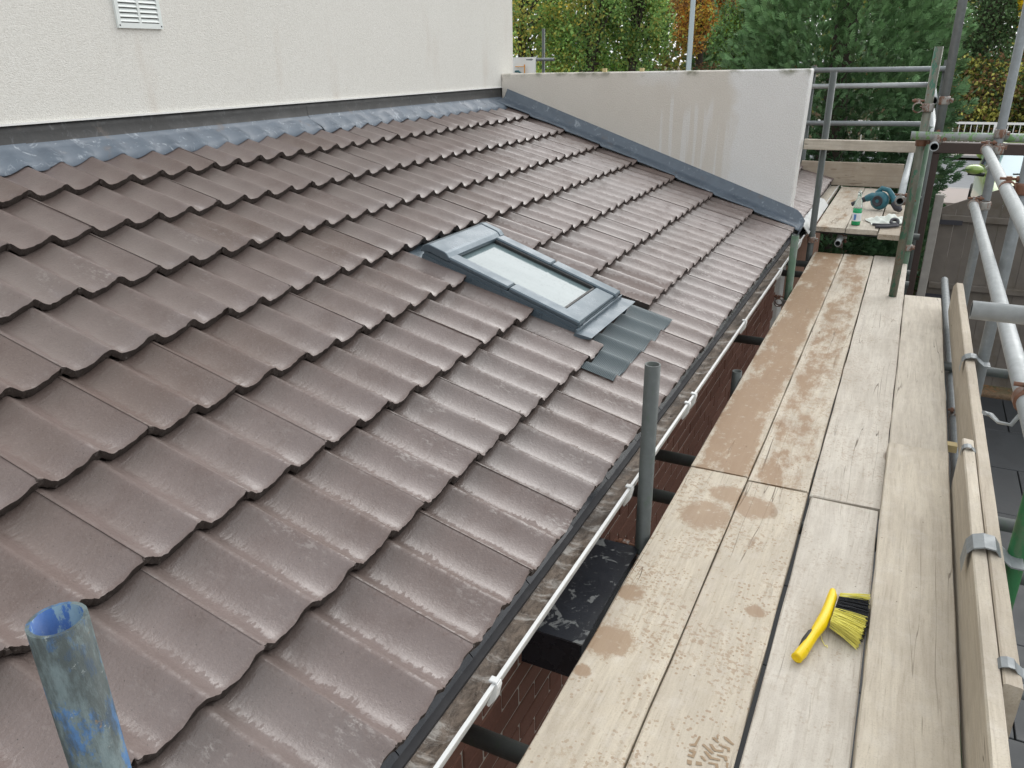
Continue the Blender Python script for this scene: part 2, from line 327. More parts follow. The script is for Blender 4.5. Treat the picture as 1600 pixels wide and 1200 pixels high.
    t = NT('lime_car_paint'); c = t.mix(t.noise(t.pos(), 60, 3), (0.25, 0.37, 0.09), (0.30, 0.42, 0.12)); M['lime'] = t.out(c, 0.3, None, 0, 0.5, 0.8, 0.05)
mat_misc()
plain('mortar', (0.48, 0.44, 0.39), 0.9, var=0.3, scale=40, bump=0.4)
plain('rubber', (0.018, 0.018, 0.018), 0.6)
plain('yellow_plastic', (0.88, 0.62, 0.005), 0.34, var=0.08, scale=30, bump=0.08)
plain('bristle_yellow', (1.0, 0.90, 0.22), 0.45, var=0.05); plain('bristle_black', (0.012, 0.013, 0.018), 0.4)
plain('teal_plastic', (0.025, 0.13, 0.17), 0.38, var=0.2, dirt=(0.12, 0.14, 0.14), dirt_amt=(.58, .75))
plain('dark_plastic', (0.035, 0.035, 0.045), 0.5, var=0.3)
plain('cloth', (0.70, 0.73, 0.68), 0.9, var=0.12, scale=14, bump=0.3)
plain('label_blue', (0.10, 0.22, 0.48), 0.5); plain('label_white', (0.75, 0.78, 0.8), 0.5, var=.05)
plain('bark', (0.055, 0.042, 0.032), 0.9, var=0.5, scale=12, bump=0.8, bscale=20)
plain('brown_timber', (0.055, 0.036, 0.030), 0.6, var=0.3, scale=10, bump=0.3, bscale=30)
plain('gate_timber', (0.165, 0.145, 0.125), 0.75, var=0.35, scale=6, bump=0.4, bscale=40, dirt=(0.11, 0.09, 0.06), dirt_amt=(.5, .75))
plain('grey_timber', (0.36, 0.34, 0.31), 0.8, var=0.3, scale=12, bump=0.5, bscale=50)
plain('slate_slab', (0.040, 0.044, 0.048), 0.6, var=0.3, scale=5, bump=0.3, dirt=(0.03, 0.03, 0.03), dirt_amt=(.6, .75))
plain('asphalt', (0.16, 0.17, 0.185), 0.6, var=0.12, scale=3, bump=0.3, bscale=90)
plain('paving', (0.34, 0.29, 0.27), 0.8, var=0.15, scale=3, bump=0.3, bscale=50)
plain('kerb_stone', (0.30, 0.29, 0.28), 0.8, var=0.2)
plain('white_paint', (0.78, 0.79, 0.78), 0.5, var=0.08, scale=4)
plain('lamp_grey', (0.36, 0.42, 0.43), 0.45, var=0.12, scale=6, metal=0.3)
plain('wheel_rim', (0.5, 0.5, 0.52), 0.3, metal=0.8); plain('wood_block', (0.58, 0.47, 0.25), 0.7, var=0.15)
plain('underlay', (0.03, 0.03, 0.033), 0.8); plain('orange_paint', (0.75, 0.33, 0.04), 0.5); plain('teal_dark', (0.03, 0.12, 0.14), 0.5)
plain('wet_print', (0.27, 0.185, 0.105), 0.55, var=0.25, scale=60)
plain('brick_far', (0.22, 0.12, 0.08), 0.9, var=0.4, scale=8)
plain('bed_mortar', (0.33, 0.30, 0.27), 0.9, var=0.3, bump=0.5)

# ------------------------------------------------------------------ object helpers
def W(o):
    m = o.matrix_parent_inverse @ o.matrix_basis if o.parent else o.matrix_basis.copy()
    return W(o.parent) @ m if o.parent else m
def put_under(o, parent):
    if parent is not None:
        o.parent = parent; o.matrix_parent_inverse = W(parent).inverted()
def mesh(name, v, f, mats, smooth=False, fm=None, sm=None):
    me = bpy.data.meshes.new(name); me.from_pydata([tuple(map(float, x)) for x in v], [], [tuple(map(int, x)) for x in f])
    for m in (mats if isinstance(mats, (list, tuple)) else [mats]): me.materials.append(M[m])
    if fm is not None: me.polygons.foreach_set('material_index', np.asarray(fm, dtype=np.int32))
    if sm is not None: me.polygons.foreach_set('use_smooth', np.asarray(sm, dtype=bool))
    elif smooth: me.polygons.foreach_set('use_smooth', np.ones(len(f), dtype=bool))
    me.update(); return me
def obj(name, me, parent=None, mw=None, label=None, cat=None, group=None, kind=None):
    o = bpy.data.objects.new(name, me); C.objects.link(o)
    if mw is not None: o.matrix_basis = mw
    put_under(o, parent)
    for k, x in (('label', label), ('category', cat), ('group', group), ('kind', kind)):
        if x: o[k] = x
    return o
def empty(name, loc, label, cat, group=None):
    o = bpy.data.objects.new(name, None); C.objects.link(o); o.location = loc; o.empty_display_size = 0.1
    o.matrix_basis = Matrix.Translation(loc); o['label'] = label; o['category'] = cat
    if group: o['group'] = group
    return o
class B:      # mesh builder
    def __init__(s): s.v = []; s.f = []; s.m = []; s.s = []
    def add(s, v, f, m=0, sm=False):
        k = len(s.v); s.v += [tuple(x) for x in v]; s.f += [tuple(i+k for i in q) for q in f]; s.m += [m]*len(f); s.s += [sm]*len(f); return s
    def box(s, a, b, m=0):
        x0, y0, z0 = a; x1, y1, z1 = b
        return s.add([(x0,y0,z0),(x1,y0,z0),(x1,y1,z0),(x0,y1,z0),(x0,y0,z1),(x1,y0,z1),(x1,y1,z1),(x0,y1,z1)],
                     [(0,3,2,1),(4,5,6,7),(0,1,5,4),(1,2,6,5),(2,3,7,6),(3,0,4,7)], m)
    def bar(s, p0, p1, r0, r1=None, n=10, m=0, cap=True):
        return s.path([p0, p1], [r0, r0 if r1 is None else r1], n, m, cap)
    def path(s, pts, rad, n=10, m=0, cap=True, flat=1.0):
        pts = [Vector(p) for p in pts]; V = []; F = []
        prev = None
        for i, p in enumerate(pts):
            d = (pts[min(i+1, len(pts)-1)] - pts[max(i-1, 0)]).normalized()
            a = Vector((0,0,1)) if abs(d.z) < 0.9 else Vector((1,0,0))
            x = a.cross(d).normalized() if prev is None else (prev - d*prev.dot(d)).normalized()
            prev = x; y = d.cross(x)
            for j in range(n):
                t = 2*math.pi*j/n; V.append(p + x*math.cos(t)*rad[i] + y*math.sin(t)*rad[i]*flat)
        for i in range(len(pts)-1):
            for j in range(n):
                F.append((i*n+j, i*n+(j+1) % n, (i+1)*n+(j+1) % n, (i+1)*n+j))
        s.add(V, F, m, True)
        if cap:
            k = len(pts)-1
            s.add(V[:n], [tuple(reversed(range(n)))], m); s.add(V[k*n:], [tuple(range(n))], m)
        return s
    def lathe(s, prof, c=(0,0,0), n=20, m=0, axis='z'):
        V = []; F = []
        for r, z in prof:
            for j in range(n):
                t = 2*math.pi*j/n; q = (r*math.cos(t), r*math.sin(t), z)
                if axis == 'y': q = (q[0], q[2], q[1])
                if axis == 'x': q = (q[2], q[0], q[1])
                V.append((q[0]+c[0], q[1]+c[1], q[2]+c[2]))
        for i in range(len(prof)-1):
            for j in range(n): F.append((i*n+j, i*n+(j+1) % n, (i+1)*n+(j+1) % n, (i+1)*n+j))
        return s.add(V, F, m, True)
    def prism(s, poly, ax, a, b, m=0):       # poly in the two other axes, extruded along ax from a to b
        n = len(poly)
        def P(q, t):
            return {'x': (t, q[0], q[1]), 'y': (q[0], t, q[1]), 'z': (q[0], q[1], t)}[ax]
        V = [P(q, a) for q in poly] + [P(q, b) for q in poly]
        F = [tuple(range(n)), tuple(reversed(range(n, 2*n)))] + [(i, i+n, (i+1) % n+n, (i+1) % n) for i in range(n)]
        return s.add(V, F, m)
    def build(s, name, mats, parent=None, mw=None, bevel=0, **kw):
        me = mesh(name, s.v, s.f, mats, fm=s.m, sm=s.s)
        b = bmesh.new(); b.from_mesh(me)
        if bevel:
            bmesh.ops.bevel(b, geom=[e for e in b.edges if len(e.link_faces) == 2 and e.calc_face_angle(0) > 0.6], offset=bevel, segments=1, affect='EDGES', clamp_overlap=True)
        bmesh.ops.recalc_face_normals(b, faces=b.faces[:]); b.to_mesh(me); b.free()
        return obj(name, me, parent, mw, **kw)

# ------------------------------------------------------------------ roof frame  (x = along eaves, y = up the slope, z = out of the roof)
TH = R(19.3); ct, st = math.cos(TH), math.sin(TH)
E0 = Vector((-0.6895, 0, 0.2717)); GA = 0.3327
def roof_m(x=0, y=0, z=0):
    o = E0 + Vector((0, x, 0)) + Vector((-ct, 0, st))*y + Vector((st, 0, ct))*z
    return Matrix(((0, -ct, st, o.x), (1, 0, 0, o.y), (0, st, ct, o.z), (0, 0, 0, 1)))
RM = roof_m()
XW, YP = -3.23, 6.30       # house wall plane, parapet face

# ================================================================== SETTING
def ground():
    xs = np.concatenate([np.linspace(-120, -12, 10), np.linspace(-8, 8, 17), np.linspace(12, 120, 10)])
    ys = np.concatenate([np.linspace(-40, 8, 8), np.linspace(9.7, 12, 8), np.linspace(14, 26.2, 6), np.linspace(28, 200, 18)])
    v = []; f = []
    for y in ys:
        for x in xs:
            t = min(1, max(0, (y-10.0)/1.5)); z = -2.2 + 1.08*t*t*(3-2*t)
            if y > 27: z += min(1.0, (y-27)*0.05)
            v.append((x, y, z))
    n = len(xs)
    for i in range(len(ys)-1):
        for j in range(n-1): f.append((i*n+j, i*n+j+1, (i+1)*n+j+1, (i+1)*n+j))
    obj('ground', mesh('ground', v, f, 'ground', True), kind='structure')
    def sheet(name, x0, x1, y0, y1, z, mat):
        return B().box((x0, y0, z-0.05), (x1, y1, z)).build(name, mat, kind='structure')
    sheet('road', -110, 110, 18.0, 24.0, -1.116, 'asphalt')
    sheet('pavement', -110, 110, 16.0, 17.85, -1.0, 'paving')
    sheet('kerb', -110, 110, 17.85, 18.0, -0.998, 'kerb_stone')
    sheet('kerb', -110, 110, 24.0, 24.15, -0.998, 'kerb_stone')
    sheet('pavement', -110, 110, 24.15, 26.2, -1.0, 'paving')
    sheet('driveway', 0.5, 4.6, 12.0, 15.99, -1.105, 'paving')
    # patio of dark slabs below the scaffold
    pt = B().box((-0.79, -1.5, -2.3), (3.8, 9.7, -2.195)).build('patio', 'slate_slab', kind='structure')
    b = B(); b.box((0.004, 0.004, 0), (0.596, 0.896, 0.03)); me = None
    for i in range(7):
        for j in range(12):
            x, y = -0.74 + i*0.6 + (0.3 if j % 2 else 0), -1.2 + j*0.9
            mw = Matrix.Translation((x, y, -2.192 + random.uniform(-.003, .003)))
            if me is None: o = b.build('slab', 'slate_slab', pt, mw, bevel=0.004); me = o.data
            else: obj('slab', me, pt, mw)
ground()

# ================================================================== THE HOUSE
house = empty('house', (-1.9, 3.0, -2.2), 'low house with wet brown tiled lean-to roof and cream rendered walls', 'house')

# ---- rendered wall above the roof
B().box((-7.0, -4.0, 1.25), (XW, 6.53, 5.2)).build('rendered_wall', 'render', house)
B().box((-7.0, -4.0, -2.2), (XW-0.035, 6.50, 1.252)).build('wall_base', 'lead_dark', house)
B().box((XW-0.01, -4.0, 1.243), (XW+0.012, YP-0.004, 1.2495)).build('render_bead', 'bead_white', house)
# ---- louvred vent
vent = B()
y0, y1, z0, z1 = 2.593, 2.835, 1.612, 1.854; xv = XW
fr = 0.018
for a, b_ in (((xv, y0, z0), (xv+.012, y1, z0+.022)), ((xv, y0, z1-.02), (xv+.012, y1, z1)), ((xv, y0, z0+.022), (xv+.012, y0+fr, z1-.02)), ((xv, y1-fr, z0+.022), (xv+.012, y1, z1-.02)), ((xv, (y0+y1)/2-.006, z0+.022), (xv+.012, (y0+y1)/2+.006, z1-.02))):
    vent.box(a, b_)
vo = vent.build('air_vent', 'vent_white', house)
B().box((xv+.0005, y0+fr, z0+.02), (xv+.0015, y1-fr, z1-.02)).build('vent_back', 'dark_plastic', vo)
nsl = 10; pitch = (z1-z0-.046)/nsl
for i in range(nsl):
    for (a, b_) in ((y0+fr, (y0+y1)/2-.006), ((y0+y1)/2+.006, y1-fr)):
        zb = z0+.025 + i*pitch
        B().prism([(xv+.011, zb), (xv+.013, zb+.002), (xv+.004, zb+pitch*.85), (xv+.002, zb+pitch*.85)], 'y', a, b_).build('slat', 'vent_white', vo)
for yy in (y0+.009, y1-.009):
    for zz in (z0+.011, z1-.011): B().lathe([(0, .0145), (.003, .0142), (.0035, .012)], (0,0,0), 8, axis='x').build('screw', 'dark_plastic', vo, Matrix.Translation((xv, yy, zz)))

# ---- parapet wall
v = [(XW+.002, YP, -1.0), (-0.765, YP, -1.0), (-0.765, YP, .4), (-0.738, YP, 1.368), (XW+.002, YP, 1.353)]
bb = B(); bb.prism([(p[0], p[2]) for p in v], 'y', YP, 6.5)
par = bb.build('parapet_wall', 'parapet', house, bevel=0.008)
bx = B(); bx.box((-0.7655, YP-0.004, .42), (-0.728, YP+0.004, .425))
for (xx, sz) in ((-2.33, .016), (-2.02, .016)):
    B().box((xx, YP+.03, 1.358), (xx+.03, YP+.06, 1.358+sz+.012)).build('spacer', 'wood_block', par)
# ---- tiled roof
roof = obj('roof', mesh('roof', [(-1.2, -.02, -.085), (6.32, -.02, -.085), (6.32, 2.75, -.085), (-1.2, 2.75, -.085), (-1.2, -.02, -.11), (6.32, -.02, -.11), (6.32, 2.75, -.11), (-1.2, 2.75, -.11)],
     [(0,1,2,3), (7,6,5,4), (0,4,5,1), (1,5,6,2), (2,6,7,3), (3,7,4,0)], 'underlay'), house, RM)
KS = [0, .045, .09, .14, .19, .24, .29, .34, .40, .47, .55, .63, .71, .79, .86, .92, .965, 1.0]
KH = [1, .945, .80, .57, .34, .16, .055, .01, .0, .035, .115, .235, .385, .56, .73, .875, .96, 1.0]
AMP = 0.030
def prof(s): return float(np.interp(s % 1.0, KS, KH))
def wave(x, k):                # height of tile surface on course k crests at Y = joint + .15 n
    return (prof((x - (0.27 + 0.0065*(k-1)))/0.15) - 1)*AMP
def tile_mesh(x0, x1, seed, ph=0.0, length=0.42, full=False):
    r = random.Random(seed)
    xs = []
    n0 = int(math.floor((x0-ph)/0.15))-1
    for n in range(n0, n0+8):
        for s in KS[:-1]:
            x = ph + (n+s)*0.15
            if x0+0.0008 < x < x1-0.0008: xs.append(x)
    xs = [x0] + xs + [x1]
    N = len(xs); t = 0.028
    V = []; F = []; FM = []; SM = []
    tw = r.uniform(-.0012, .0012)
    fj = [r.uniform(-.0025, .0025) + 0.0012*math.sin(x*90+seed) for x in xs]; bj = [r.uniform(-.004, .003) for x in xs]
    def top(x, y): return (prof((x-ph)/0.15)-1)*AMP - 0.090*y + tw*(x-x0)/.3 + (.0008 if x-x0 < .006 else 0)
    rows = [0.0, 0.004, 0.10, 0.22, 0.34, length]
    for ri, y in enumerate(rows):
        for i, x in enumerate(xs):
            z = top(x, y); yy = y
            if ri == 0: z -= 0.0014 + abs(fj[i])*.25; yy = fj[i]
            V.append((x, yy, z))
    for ri in range(len(rows)-1):
        for i in range(N-1):
            F.append((ri*N+i, ri*N+i+1, (ri+1)*N+i+1, (ri+1)*N+i)); FM.append(0); SM.append(True)
    k = len(V)                                    # front edge
    for i, x in enumerate(xs): V.append((x, fj[i], top(x, 0)-0.0014-abs(fj[i])*.25))
    for i, x in enumerate(xs): V.append((x, fj[i]+0.0015+r.uniform(-.002, .002), top(x, 0)-t*0.55+r.uniform(-.001, .001)))
    for i, x in enumerate(xs): V.append((x, 0.005+r.uniform(-.002, .002), top(x, 0)-t+bj[i]))
    for a in (0, 1):
        for i in range(N-1): F.append((k+a*N+i+1, k+a*N+i, k+(a+1)*N+i, k+(a+1)*N+i+1)); FM.append(1); SM.append(True)
    k2 = len(V)                                   # underside and sides
    for y in (0.005, length):
        for x in xs: V.append((x, y, top(x, y)-t))
    for i in range(N-1): F.append((k2+i+1, k2+i, k2+N+i, k2+N+i+1)); FM.append(1); SM.append(True)
    for i in (0, N-1):
        q = (i, (len(rows)-1)*N+i, k2+N+i, k2+i); F.append(q if i == 0 else tuple(reversed(q))); FM.append(0 if full else 1); SM.append(False)
    if x1-x0 > .2:
        k3 = len(V); zt = top(x0, 0)
        for (a, b_, c_) in ((0,0,0),(1,0,0),(1,1,0),(0,1,0),(0,0,1),(1,0,1),(1,1,1),(0,1,1)):
            V.append((x0-.003+a*.011+r.uniform(-.003, .003), -.003+b_*.010+r.uniform(-.002, .002), zt-.018+c_*(.013 if a else .0175)+r.uniform(-.003, .001)))
        F += [tuple(k3+i for i in q) for q in ((0,3,2,1),(4,5,6,7),(0,1,5,4),(1,2,6,5),(2,3,7,6),(3,0,4,7))]; FM += [1]*6; SM += [False]*6
    return mesh('roof_tile', V, F, ['tile', 'tile_edge'], fm=FM, sm=SM)
TV = [tile_mesh(-0.002, 0.2998, s, full=True) for s in range(10)]
TSH = {}
def put_tile(k, x0, x1, parent=None):
    ph = 0.27 + 0.0065*(k-1)
    full = abs(x1-x0-0.3) < 1e-3
    me = TV[random.randrange(10)] if full else tile_mesh(0.0, x1-x0, random.randrange(999), (ph-x0) % 0.15)
    mw = roof_m(x0 + random.uniform(-.0006, .0006), k*GA + random.uniform(-.004, .004), random.uniform(-.002, .0015)) @ Matrix.Rotation(random.uniform(-.005, .005), 4, 'Z')
    o = obj('roof_tile', me, parent or roof, mw)
    o['bloom'] = [1.3, 1.0, .25, .12, .4, .45, .05, .0][k]*random.uniform(.2, 1.25)
    return o
for k in range(8):
    ph = 0.27 + 0.0065*(k-1)
    y = ph - 1.2
    while y < 6.18:
        a, b_ = y, min(y+0.3, 6.215); y += 0.3
        if b_ - a < 0.05: continue
        if k in (1, 2, 3):
            L, Rr = 2.829, 3.497
            if a < L < b_: put_tile(k, a, L); continue
            if a >= L and b_ <= Rr: continue
            if a < Rr < b_:
                if b_-Rr < 0.12: put_tile(k, Rr, b_+0.3); y += 0.3
                else: put_tile(k, Rr, b_)
                continue
        put_tile(k, a, b_)

# ---- lead flashing at the head of the roof, dressed over the waves
def lead_head(x0, x1, lift, seed):
    r = random.Random(seed); xs = np.arange(x0, x1+1e-6, 0.0125); V = []; F = []
    vt = (-(XW) - 0.6895)/ct                      # slope distance of the wall
    cols = 8
    for x in xs:
        k7 = 7
        e = 2.555 + 0.012*math.sin(x*5.3+seed) + 0.006*math.sin(x*17)
        def sur(y): return wave(x, 7) - 0.090*(y-7*GA) + 0.006 + lift
        V.append((x, e, sur(e)-0.004)); V.append((x, e+.001, sur(e)))
        V.append((x, e+.032, sur(e+.032)*.42 + .0015)); V.append((x, vt-.03, sur(vt)*.10+.002 + .002*math.sin(x*11)))
        V.append((x, vt-.006, .012+lift)); V.append((x, vt+.012, .05+lift)); V.append((x, vt+.036+lift*.3, .088)); V.append((x, vt+.05, .089))
    n = len(xs)
    for i in range(n-1):
        for j in range(cols-1): F.append((i*cols+j, (i+1)*cols+j, (i+1)*cols+j+1, i*cols+j+1))
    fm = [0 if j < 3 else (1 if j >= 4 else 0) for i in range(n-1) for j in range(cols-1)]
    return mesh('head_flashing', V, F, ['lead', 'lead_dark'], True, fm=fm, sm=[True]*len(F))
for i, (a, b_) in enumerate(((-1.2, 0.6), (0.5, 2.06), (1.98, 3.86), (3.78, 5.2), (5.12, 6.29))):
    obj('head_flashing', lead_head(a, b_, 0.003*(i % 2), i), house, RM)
# ---- lead flashing against the parapet
def lead_side(y0, y1, lift, seed):
    ys = np.arange(y0, y1+1e-6, 0.015); V = []; F = []; cols = 8
    for y in ys:
        e = 6.110 + 0.03*y/2.6 + 0.008*math.sin(y*6+seed) + .004*math.sin(y*21)
        w = 0.004*math.sin(y*9+seed); tf = min(1.0, max(0.0, (y+.035)/.11)); uf = .10 + .90*math.sin(tf*math.pi/2)
        hh = 0.003 - 0.012*((y % GA))/GA + lift
        V += [(e, y, hh-.003), (e+.001, y, hh+.004), (e+.05, y, hh+.006+w), (6.20, y, .004+lift+w*.5), (YP-.040, y, .010+lift), (YP-.012-lift*.3, y, .026), (YP-.004-lift*.3, y, .026+.062*uf), (YP+.001, y, .0265+.062*uf)]
    n = len(ys)
    for i in range(n-1):
        for j in range(cols-1): F.append((i*cols+j+1, (i+1)*cols+j+1, (i+1)*cols+j, i*cols+j))
    fm = [1 if j >= 4 else 0 for i in range(n-1) for j in range(cols-1)]
    if y0 < 0:
        k = len(V); V += [(YP+.001, ys[0], -.03), (V[0][0], ys[0], -.03)]; F.append(tuple([k, k+1] + list(range(0, cols)))); fm.append(0)
    return mesh('side_flashing', V, F, ['lead', 'lead_mid'], True, fm=fm, sm=[True]*len(F))
for i, (a, b_) in enumerate(((-0.035, 0.98), (0.93, 1.9), (1.85, 2.66))):
    obj('side_flashing', lead_side(a, b_, 0.003*(i % 2), i), house, RM)

B().box((6.10, -.040, -.050), (YP+.002, -.0355, .006)).build('flashing_end', 'lead_mid', house, RM)
# ---- eaves: black tray, gutter with brackets, brick wall, black box
for i in range(25):
    a = -1.2 + i*0.3; j = random.uniform(-.002, .002)
    B().prism([(-.775, .222), (-.735, .213), (-.715+j, .190), (-.716+j, .160), (-.719+j, .160), (-.719+j, .188), (-.738, .209), (-.775, .218)], 'y', a+.0015, a+.2985).build('eaves_tray', 'black_plastic', house)
gp = [(-.752, .205), (-.752, .135), (-.735, .112), (-.705, .104), (-.672, .116), (-.650, .148), (-.6415, .183), (-.6415, .1892), (-.6325, .1892), (-.6325, .1862), (-.640, .164), (-.655, .128), (-.674, .107), (-.705, .096), (-.740, .104), (-.758, .130), (-.758, .205)]
gut = B().prism(gp, 'y', -1.2, 6.29).build('gutter', 'pvc_white', house)
V = []; F = []; ys = np.linspace(-1.18, 6.28, 260); cs = [(-.751, .172), (-.735, .168), (-.715, .163), (-.695, .160), (-.675, .162), (-.655, .168), (-.644, .1765)]
for y in ys:
    for (x, z) in cs: V.append((x, y, z + rng.normal(0, .002)))
n = len(cs)
for i in range(len(ys)-1):
    for j in range(n-1): F.append((i*n+j, i*n+j+1, (i+1)*n+j+1, (i+1)*n+j))
obj('gutter_silt', mesh('gutter_silt', V, F, 'gutter_dirt', True), gut)
for y in (0.30, 1.15, 2.08, 2.80, 2.90, 3.95, 5.12, 6.05):
    b = B(); b.box((-.650, y, .1895), (-.630, y+.018, .1955)); b.prism([(-.633, .1885), (-.627, .193), (-.625, .182), (-.632, .148), (-.650, .118), (-.656, .122)], 'y', y-.002, y+.020)
    b.build('gutter_bracket', 'pvc_white', gut, bevel=.0015)
wallb = B().box((-1.0, -1.5, -2.25), (-.8055, 6.48, .10)).build('brick_wall', 'mortar', house)
B().box((-.83, -1.5, .10), (-.7585, 6.29, .205)).build('fascia', 'brown_timber', house)
bme = None
for r_ in range(11):
    for c_ in range(27):
        y = 0.15 + c_*0.225 + (0.1125 if r_ % 2 else 0); z = 0.022 - r_*0.075
        mw = Matrix.Translation((-.80 + random.uniform(-.002, .001), y, z))
        if bme is None:
            o = B().box((-.09, 0, 0), (0, .215, .065)).build('brick', 'brick', wallb, mw, bevel=0.003); bme = o.data
        else: obj('brick', bme, wallb, mw)
bxp = B().box((-.802, 1.62, -.20), (-.612, 2.12, -.062)).build('wall_box', 'black_plastic', house, bevel=.004)
B().box((-.80, 1.612, -.0617), (-.606, 2.128, -.056)).build('box_lid', 'box_top', bxp)

# ---- roof window
sk = empty('roof_window', (0, 0, 0), 'x', 'x'); del sk['label'], sk['category']
C.objects.unlink(sk); bpy.data.objects.remove(sk)
ya, yb, va, vb = 2.834, 3.342, .458, 1.232; RW = roof_m(0, 0, -.026)
b = B(); b.box((ya, va, -.07), (ya+.045, vb, .040)); b.box((yb-.045, va, -.07), (yb, vb, .040)); b.box((ya+.045, va, -.07), (yb-.045, va+.045, .040)); b.box((ya+.045, vb-.045, -.07), (yb-.045, vb, .040))
win = b.build('roof_window', 'sky_metal', house, RW, bevel=.003)
B().box((ya+.046, va+.046, -.068), (yb-.046, vb-.046, -.03)).build('window_well', 'dark_plastic', win, RW)
B().box((ya+.05, va+.085, .026), (yb-.05, vb-.12, .036)).build('glass_pane', 'glass', win, RW)
for (a, b_) in ((ya-.004, ya+.068), (yb-.068, yb+.004)):     # side covers in two lengths
    B().box((a, va-.002, .0405), (b_, 0.80, .062)).build('side_cover', 'sky_metal', win, RW, bevel=.006)
    B().box((a, 0.803, .0405), (b_, vb-.06, .062)).build('side_cover', 'sky_metal', win, RW, bevel=.006)
B().box((ya+.070, va+.004, .0405), (yb-.070, va+.098, .055)).build('bottom_cover', 'sky_metal', win, RW, bevel=.004)
B().box((ya+.070, va+.100, .0365), (yb-.070, va+.112, .050)).build('glazing_bead', 'lead_dark', win, RW, bevel=.002)
B().box((yb-.080, va+.112, .0365), (yb-.070, vb-.13, .052)).build('glazing_bead', 'lead_dark', win, RW, bevel=.002)
B().box((ya+.070, va+.112, .0365), (ya+.080, vb-.13, .052)).build('glazing_bead', 'lead_dark', win, RW, bevel=.002)
hp = [(vb-.130, .042), (vb-.132, .060), (vb-.112, .074), (vb-.100, .077), (vb-.020, .077), (vb-.005, .073), (vb+.012, .056), (vb+.016, .03), (vb+.01, .03), (vb-.03, .045)]
B().prism(hp, 'x', ya-.008, yb-.034).build('hood', 'sky_metal', win, RW, bevel=.003)
hp2 = [(p[0], p[1]+.003) for p in hp]
B().prism(hp2, 'x', yb-.032, yb+.008).build('hood_cap', 'sky_metal', win, RW, bevel=.003)
B().box((ya, vb+.016, -.05), (yb, vb+.12, -.028)).build('head_gutter', 'sky_metal', win, RW)
for (a, b_) in ((ya-.012, ya-.001), (yb+.001, yb+.17)):
    B().box((a, va-.06, -.056), (b_, vb+.05, -.046)).build('side_gutter', 'lead_apron', win, RW)
    B().box((b_-.006 if a < ya else a, va-.06, -.045), (b_ if a < ya else a+.006, vb, .022)).build('side_upstand', 'sky_metal', win, RW)
B().prism([(va-.002, .036), (va-.002, -.005), (va-.075, .026), (va-.077, .034), (va-.008, .022), (va-.008, .036)], 'x', ya-.03, yb+.03).build('sill_flashing', 'sky_metal', win, RW)
# pleated apron moulded over the course below
xs = np.arange(2.625, 3.500, 0.0107); vs = np.arange(0.200, 0.401, 0.0125); V = []; F = []
for x in xs:
    for y in vs:
        z = wave(x, 0) - 0.090*y + 0.0065
        V.append((x, y + 0.004*math.sin(x*31)*(1 if y < .21 else 0), z))
n = len(vs)
for i in range(len(xs)-1):
    for j in range(n-1): F.append((i*n+j, (i+1)*n+j, (i+1)*n+j+1, i*n+j+1))
k = len(V); V += [(x, 0.200 + 0.004*math.sin(x*31), wave(x, 0)-.015-.004) for x in xs]
for i in range(len(xs)-1): F.append((k+i, k+i+1, (i+1)*n, i*n))
obj('pleated_apron', mesh('pleated_apron', V, F, 'pleated', True), win, RM)

# ================================================================== NEIGHBOUR'S ROOF BEYOND THE PARAPET
nb = empty('neighbour_house', (-1.3, 7.6, -2.2), 'strip of neighbouring brown tiled roof behind the parapet end', 'house')
B().box((-3.0, 6.52, -2.2), (-.80, 9.6, .12)).build('brick_wall', 'brick_far', nb)
nr = obj('roof', mesh('roof', [(6.52, .0, -.06), (9.5, .0, -.06), (9.5, .75, -.06), (6.52, .75, -.06), (6.52, .0, -.1), (9.5, .0, -.1), (9.5, .75, -.1), (6.52, .75, -.1)], [(0,1,2,3), (7,6,5,4), (0,4,5,1), (1,5,6,2), (2,6,7,3), (3,7,4,0)], 'underlay'), nb, RM)
for k in range(2):
    for i in range(9): put_tile(k, 6.57 + .3*i, 6.87 + .3*i, nr)
for i in range(6):
    b = B(); b.path([(6.53 + i*.46, .60, .005), (6.985 + i*.46, .60, .005)], [.07, .074], 14); b.build('ridge_tile', 'tile_edge', nr, RM)
ng = B().prism(gp, 'y', 6.56, 9.4).build('gutter', 'pvc_white', nb)
B().box((-.80, 6.52, .04), (-.768, 9.4, .235)).build('fascia', 'pvc_white', nb)
B().prism([(-.765, .262), (-.655, .238), (-.612, .185), (-.618, .180), (-.658, .232), (-.765, .254)], 'y', 6.36, 7.75).build('gutter_guard', 'pvc_white', nb)

# ================================================================== SCAFFOLD
scaf = empty('scaffold', (-0.1, 3.2, -2.2), 'galvanised tube scaffold standing along the eaves with couplers and guard rails', 'scaffold')
def tube_mesh(L, mats, r=.02415, w=.004, n=22):
    V = []; F = []; FM = []; SM = []
    for (rr, z) in ((r, 0), (r, L), (r-w, L), (r-w, 0)):
        for j in range(n): t = 2*math.pi*j/n; V.append((rr*math.cos(t), rr*math.sin(t), z))
    for a, b_, m, s in ((0, 1, 0, True), (1, 2, 0, False), (2, 3, 1, True), (3, 0, 0, False)):
        for j in range(n): F.append((a*n+j, a*n+(j+1) % n, b_*n+(j+1) % n, b_*n+j)); FM.append(m); SM.append(s)
    return mesh('tube', V, F, mats, fm=FM, sm=SM)
def tube(name, p0, p1, mat='galv', inner='galv_dark', label=None, parent=None, w=.004):
    p0, p1 = Vector(p0), Vector(p1); d = p1-p0
    # flat ring ends get doubled vertices by shading split: use sharp shading on the ring faces
    me = tube_mesh(d.length, [mat, inner], w=w)
    return obj(name, me, parent or scaf, Matrix.Translation(p0) @ d.to_track_quat('Z', 'Y').to_matrix().to_4x4(), label=label)
XI = -.600
